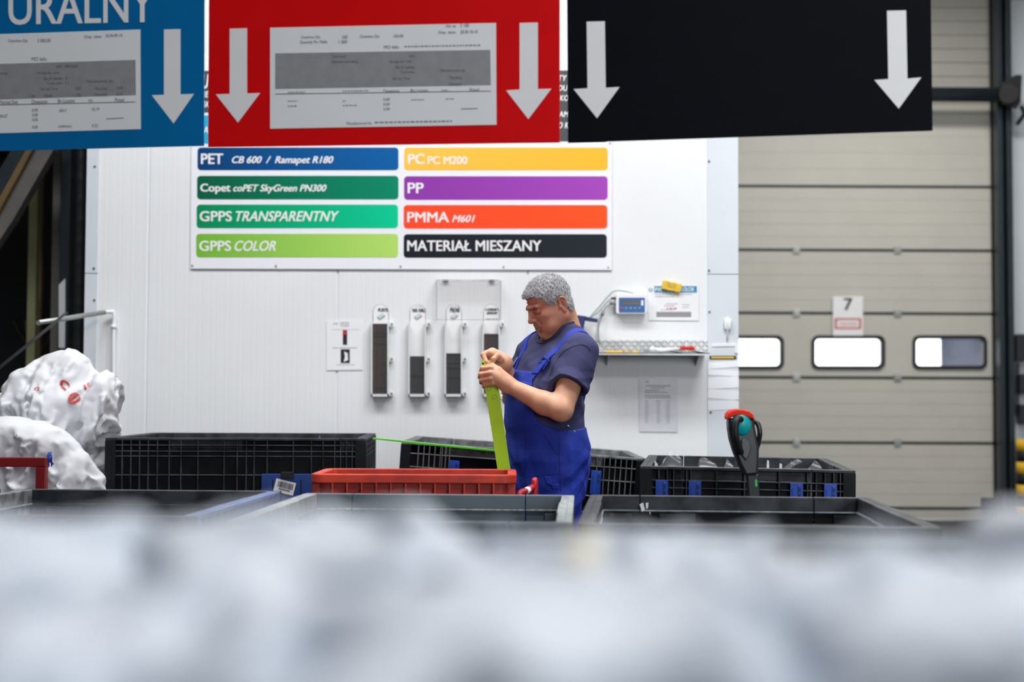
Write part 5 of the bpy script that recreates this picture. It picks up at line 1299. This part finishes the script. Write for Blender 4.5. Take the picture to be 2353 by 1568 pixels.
strip_on(bez([(x, y, 0) for x, y in ((1264, 864), (1274, 838), (1290, 815), (1309, 800), (1332, 793), (1347, 796), (1358, 807))], 5) and [(v.x, v.y) for v in bez([(x, y, 0) for x, y in ((1264, 864), (1274, 838), (1290, 815), (1309, 800), (1332, 793), (1347, 796), (1357, 807))], 5)], shirt, .0004, .0014, 'armhole_seam', mat('dark_navy_seam', (34, 34, 62), .85), sh)
def patch(name, corners, mt, parent, lift=.002, th=.003, n=6):
    bm = BM(); g = []
    for i in range(n + 1):
        row = []
        for j in range(n + 1):
            u, v = i / n, j / n; a, b, c, d = corners
            x = (a[0] * (1 - u) + b[0] * u) * (1 - v) + (d[0] * (1 - u) + c[0] * u) * v; y = (a[1] * (1 - u) + b[1] * u) * (1 - v) + (d[1] * (1 - u) + c[1] * u) * v
            p = surf_pt(x, y, overalls); nn = Vector(surf_n(overalls, np.array([p], F32))[0].tolist()); row.append(bm.verts.new(p + nn * lift))
        g.append(row)
    for i in range(n):
        for j in range(n): bm.faces.new((g[i][j], g[i + 1][j], g[i + 1][j + 1], g[i][j + 1]))
    o = obj(name, bm, mt, parent, smooth=True); s_ = o.modifiers.new('thick', 'SOLIDIFY'); s_.thickness = th; s_.offset = 0
    return o
patch('pocket_flap', [(1251, 1095), (1266, 1095), (1270, 1117), (1258, 1113)], M['blue'], ov, .004, .004)
patch('tool_pocket', [(1267, 1113), (1284, 1112), (1285, 1124), (1270, 1124)], M['blue'], ov, .004, .004)
patch('bib_pocket', [(1203, 876), (1224, 884), (1216, 900), (1196, 884)], M['blue'], ov, .003, .003)
patch('logo_patch', [(1150, 908), (1155, 907), (1155, 920), (1150, 919)], M['white'], ov, .003, .001, 3)
for k, (a, b) in enumerate((((1305, 978), (1310, 983)), ((1306, 986), (1309, 988)), ((1318, 990), (1322, 994)))): strip_on([a, b], overalls, .0015, .0016, 'paint_fleck', M['white'], ov)
for s in (1, -1):
    def boot(P):
        an = L2W(-.02, s * .105, .09); toe = L2W(.16, s * .125, .035); heel = L2W(-.06, s * .105, .035)
        return np.maximum(union([cap(P, L2W(-.02, s * .105, .16), an, .054, .056), cap(P, heel, toe, .042, .040), cap(P, an, L2W(.08, s * .115, .05), .05, .045)], .03), .0 - P[:, 2])
    net_obj('boot', boot, (-.3, 5.6, 0.0), (.5, 6.5, .25), .007, M['boot'], skin)

# lime strip he holds, and the second one seen on edge
SY = 5.888
bm = BM(); slab(bm, [(1105, 829), (1133, 827), (1146, 896), (1172, 1072), (1196, 1240), (1166, 1240), (1142, 1072), (1115, 896)], SY, .003)
st_ = tag(obj('plastic_strip', bm, M['lime']), 'long lime green plastic strip held in the worker hands', 'plastic strip')
bm = BM(); p = at(1110, 836, SY); tube(bm, [p + Vector((0, -.0006, 0)), p + Vector((0, .0, 0))], .0042, 12); obj('punched_hole', bm, M['black'], st_)
for ex, ey in ((1124, 893), (1136, 913)):
    bm = BM(); c = at(ex, ey, SY - .0004); ring = [c + Vector((.0085 * math.cos(a) + .004 * math.sin(a), 0, .010 * math.sin(a))) for a in [k * math.pi / 10 for k in range(21)]]; tube(bm, ring, .0006, 5, cap=False); obj('embossed_mark', bm, mat('dark_lime_mark', (120, 150, 16), .5), st_)
bm = BM(); a, b = at(856, 1006.5, 6.62), at(1150, 1035.5, 6.25)
prism3(bm, [a, b, b - Vector((0, 0, .008)), a - Vector((0, 0, .007))], (0, .05, .0))
tag(obj('plastic_strip', bm, M['limeedge']), 'second bright green strip seen on edge, resting on the rear crates', 'plastic strip')

# ---------------------------------------------------------------- white sacks in the red frame
def sack(label, prims, box_, seed, h=.016, grow=.42, k=.05, frames=26, inner=.05, group='white woven sacks'):
    """stiff cloth grown 40 % too large for the load it lies on, so that it buckles into folds"""
    base = lambda P: union([ell(P, c, r) for c, r in prims], k)
    ci, _, _ = net_obj('load', lambda P: base(P) + inner, box_[0], box_[1], .03, M['bag'], every=True)
    st = lambda P: base(P) - .010 * np.sin(P[:, 0] * 37 + seed) * np.sin(P[:, 1] * 31 + 2 * seed) * np.sin(P[:, 2] * 41) - crumple(P, seed, 5., .03, 3, .5)
    o, _, _ = net_obj('woven_sack', st, box_[0], box_[1], h, M['bag'])
    ci.modifiers.new('c', 'COLLISION'); ci.collision.thickness_outer = .006; ci.collision.cloth_friction = 20
    md = o.modifiers.new('cloth', 'CLOTH'); c = md.settings
    c.quality = 5; c.mass = .25; c.tension_stiffness = 25; c.compression_stiffness = 25; c.shear_stiffness = 12; c.bending_stiffness = 1.2
    c.shrink_min = -grow; c.air_damping = 3
    cs = md.collision_settings; cs.use_self_collision = True; cs.self_distance_min = .008; cs.distance_min = .008; cs.collision_quality = 2
    md.point_cache.frame_start = 1; md.point_cache.frame_end = 60
    for f in range(1, frames + 1): SC.frame_set(f)
    me = bpy.data.meshes.new_from_object(o.evaluated_get(bpy.context.evaluated_depsgraph_get()))
    o.modifiers.clear(); o.data = me; bpy.data.objects.remove(ci); SC.frame_set(1)
    me.polygons.foreach_set('use_smooth', [True] * len(me.polygons))
    sb_ = o.modifiers.new('smooth', 'SUBSURF'); sb_.levels = 1; sb_.render_levels = 1
    bv = BVHTree.FromPolygons([o.location + v.co for v in me.vertices], [tuple(p.vertices) for p in me.polygons])
    return tag(o, label, 'sack', group), bv
a3 = lambda x, y, Y: tuple(at(x, y, Y))
YB = 7.0
top, topf = sack('big crumpled white sack with red print on top of the pile', [(a3(150, 848, YB), (.17, .15, .130)), (a3(236, 895, YB - .05), (.095, .14, .12)), (a3(55, 872, YB - .05), (.115, .13, .085)), (a3(120, 925, YB - .1), (.19, .16, .10)), (a3(205, 960, YB), (.13, .15, .10)), (a3(258, 850, YB), (.060, .10, .055))], ((-2.85, 6.55, .72), (-1.72, 7.4, 1.45)), 1)
low, lowf = sack('lower white sack draped over the red frame', [(a3(20, 1000, 6.55), (.20, .17, .125)), (a3(90, 1010, 6.5), (.16, .16, .11)), (a3(60, 1110, 6.58), (.26, .17, .20)), (a3(165, 1095, 6.5), (.110, .13, .15)), (a3(188, 1060, 6.5), (.070, .10, .09))], ((-2.9, 6.1, .35), (-1.72, 6.95, 1.22)), 1)
sml, _ = sack('small white sack end between the pile and the black ribbed crate', [(a3(256, 985, 7.3), (.05, .07, .06)), (a3(238, 1012, 7.3), (.06, .07, .05)), (a3(222, 1006, 7.25), (.07, .08, .08))], ((-2.4, 7.0, .75), (-1.85, 7.5, 1.15)), 5, inner=.03)
grey_, _ = sack('grey shaded sack behind the big sack at the left edge', [(a3(5, 925, 7.2), (.08, .1, .07)), (a3(-40, 960, 7.2), (.14, .12, .12))], ((-3.0, 6.95, .8), (-2.4, 7.5, 1.25)), 6, inner=.03)
def project_text(st, r, shear, fn, mt, parent, Y0=6.3, Y1=7.3, rot=0.0):
    vs, fs = text_geo(st, shear, .02); x0, y0, x1, y1 = r; bm = BM(); V = []
    cx, cy = (x0 + x1) / 2, (y0 + y1) / 2
    for u, v in vs:
        x, y = x0 + u * (x1 - x0) - cx, y0 + v * (y1 - y0) - cy; x, y = cx + x * math.cos(rot) - y * math.sin(rot), cy + x * math.sin(rot) + y * math.cos(rot)
        V.append(bm.verts.new((x, y, 0)))
    for f in fs:
        try: bm.faces.new([V[i] for i in f])
        except ValueError: pass
    bmesh.ops.triangulate(bm, faces=bm.faces[:])
    for _ in range(2): bmesh.ops.subdivide_edges(bm, edges=[e for e in bm.edges if e.calc_length() > 2.0], cuts=2, use_grid_fill=False); bmesh.ops.triangulate(bm, faces=bm.faces[:])
    vv = list(bm.verts); Ys = np.linspace(Y0, Y1, 400)
    for v in vv:
        d = ray(v.co.x, v.co.y).normalized(); hit = fn.ray_cast(CP, d)[0]; v.co = (hit if hit else CP + d * (Y1 / d.y)) - d * .004
    return obj('red_print', bm, mt, parent)
M['bagred'] = mat('faded_red_print', (196, 66, 60), .6, var=.0, scale=40, col2=(214, 110, 104))
project_text('e', (156, 903, 184, 928), 0, topf, M['bagred'], top, rot=-.6)
project_text('c', (136, 874, 160, 893), 0, topf, M['bagred'], top, rot=.9)
project_text('ii', (192, 882, 208, 893), 0, topf, M['bagred'], top, rot=-.5)
project_text('o', (78, 890, 92, 898), 0, topf, M['bagred'], top, rot=-.2)
# blue tie
bm = BM()
for k in range(6):
    p = at(112 + (k % 3) * 3, 1040, 6.28); tube(bm, bez([p, p + Vector((.01 * math.sin(k * 2), -.01, -.02)), p + Vector((.012 * math.cos(k * 3), -.006, -.045 - .004 * k))], 4), .0035, 6)
tag(obj('blue_tie', bm, M['latch']), 'small blue tie knotted on the lower white sack', 'tie')
# frame of the sack holder
t = thing('sack_frame', 'dark red steel frame holding the white sacks at left', 'frame', (-2.3, 6.9, 0))
fy = 6.22; zt1 = at(50, 1052, fy).z; xr_ = at(105, 1060, fy).x
bm = BM(); box(bm, (-3.0, fy, zt1 - .041), (xr_, fy + .04, zt1)); obj('front_rail', bm, M['frame_red'], t, bevel=.004)
bm = BM(); box(bm, (at(82, 1060, fy).x, fy, 0), (xr_, fy + .04, zt1 - .041)); obj('front_post', bm, M['frame_red'], t, bevel=.004)
by = 7.42; zt2 = at(236, 1036, by).z; xa, xb = at(222, 1036, by).x, at(250, 1036, by).x
bm = BM(); box(bm, (xa, by, 0), (xb, by + .05, zt2)); obj('back_post', bm, M['frame_red'], t, bevel=.004)
bm = BM(); box(bm, (xa - .02, by - .03, zt2), (xb + .01, by + .06, zt2 + .018)); obj('post_cap', bm, M['frame_red'], t)
bm = BM(); box(bm, (-3.0, by, zt2 - .05), (xa, by + .04, zt2 - .01)); obj('back_rail', bm, M['frame_red'], t)
bm = BM(); box(bm, (-3.0, fy, 0.10), (xr_, by, .14)); box(bm, (-3.0, fy + .05, 0), (-2.9, by, .10)); box(bm, (xr_ - .1, fy + .05, 0), (xr_, by, .10)); obj('deck', bm, M['frame_red'], t)
# plastic-wrapped bale under the sacks
def bale(P):
    q = P - V3((-2.46, 7.03, .44)); b = np.array([.46, .27, .27], F32); e = np.abs(q) - b + .09; return np.linalg.norm(np.maximum(e, 0), axis=1) + np.minimum(e.max(1), 0) - .09 - crumple(P, 4, 2.5, .05, 4)
o, _, _ = net_obj('woven_sack', bale, (-2.98, 6.3, .05), (-1.72, 7.36, .86), .016, M['bag'], relax=0)
tag(o, 'full white sack at the bottom of the pile inside the red frame', 'sack', 'white woven sacks')

# ---------------------------------------------------------------- near heap of white wrap, far out of focus
t = thing('near_bin', 'grey bin right before the camera filled with white plastic wrap', 'bin', (0, .95, 0))
bm = BM(); rring(bm, -.95, .40, .95, 1.50, .04, .02, .98, .02); box(bm, (-.93, .42, .02), (.93, 1.48, .05)); obj('shell', bm, M['cgrey'], t)
bm = BM(); box(bm, (-.925, .425, .83), (.925, 1.475, .885)); obj('tray', bm, M['cpale'], t)
bm = BM(); rring(bm, -.97, .38, .97, 1.52, .05, .94, .985, .04); obj('rim', bm, M['cgrey'], t)
def wrap(label, c, r, seed, amp=.020, fr=7.0):
    def fn(P):
        q = np.abs(P - V3(c)) / V3(r); e = ((q ** 4).sum(1) ** .25 - 1) * min(r); return np.maximum(e - pleat(P, seed, fr, amp) - crumple(P, seed + 7, fr * 3, amp * .3, 3, .5), c[2] - .06 - P[:, 2])
    lo_ = tuple(c[i] - r[i] - .05 for i in range(3)); hi_ = tuple(c[i] + r[i] + .05 for i in range(3))
    o, _, _ = net_obj('plastic_wrap', fn, lo_, hi_, .008, M['scrap'], relax=1)
    return tag(o, label, 'plastic wrap', 'bundles of white plastic wrap in the near bin')
wr = [('blurred white wrap bundle at the left end of the back row in the near bin', (-.42, 1.08, .955), (.135, .17, .082)),
      ('blurred white wrap bundle second from the left in the back row in the near bin', (-.15, 1.08, .944), (.135, .17, .080)),
      ('blurred white wrap bundle in the middle of the back row in the near bin', (.10, 1.06, .930), (.115, .16, .076)),
      ('blurred white wrap bundle in the low dip of the back row in the near bin', (.295, 1.08, .918), (.085, .16, .072)),
      ('blurred white wrap bundle at the right end of the back row in the near bin', (.51, 1.08, .945), (.130, .17, .084)),
      ('blurred white wrap bundle at the bottom left corner of the photo', (-.25, .72, .945), (.145, .18, .075)),
      ('blurred white wrap bundle at the bottom middle of the photo', (.015, .715, .950), (.12, .18, .075)),
      ('blurred white wrap bundle at the bottom right corner of the photo', (.27, .72, .948), (.135, .18, .078))]
for i, (lab, c, r) in enumerate(wr):
    g_ = .86; c = (c[0] * g_, c[1] * g_, CH - (CH - c[2]) * g_ - (.012 if i == 0 else 0)); r = tuple(v * g_ for v in r)
    wrap(lab, c, r, 30 + i, fr=6.0 + (i % 3))
for i, (x, y, Y, r, lab, mt) in enumerate(((1340, 1272, .82, .012, 'blurred cream bokeh spot on the near white heap, left one', mat('cream_bokeh', (250, 238, 210), .6)), (1792, 1290, .80, .009, 'blurred pale bokeh spot on the near white heap, right one', M['white']))):  # out-of-focus highlights, built as small pale lumps
    c = at(x, y, Y); o, _, _ = net_obj('bokeh_spot', lambda P: ell(P, tuple(c), (r, r * .9, r)) - crumple(P, 3 + i, 40, .004, 3), tuple(c - Vector((.03,) * 3)), tuple(c + Vector((.03,) * 3)), .002, mt)
    tag(o, lab, 'bokeh spot')
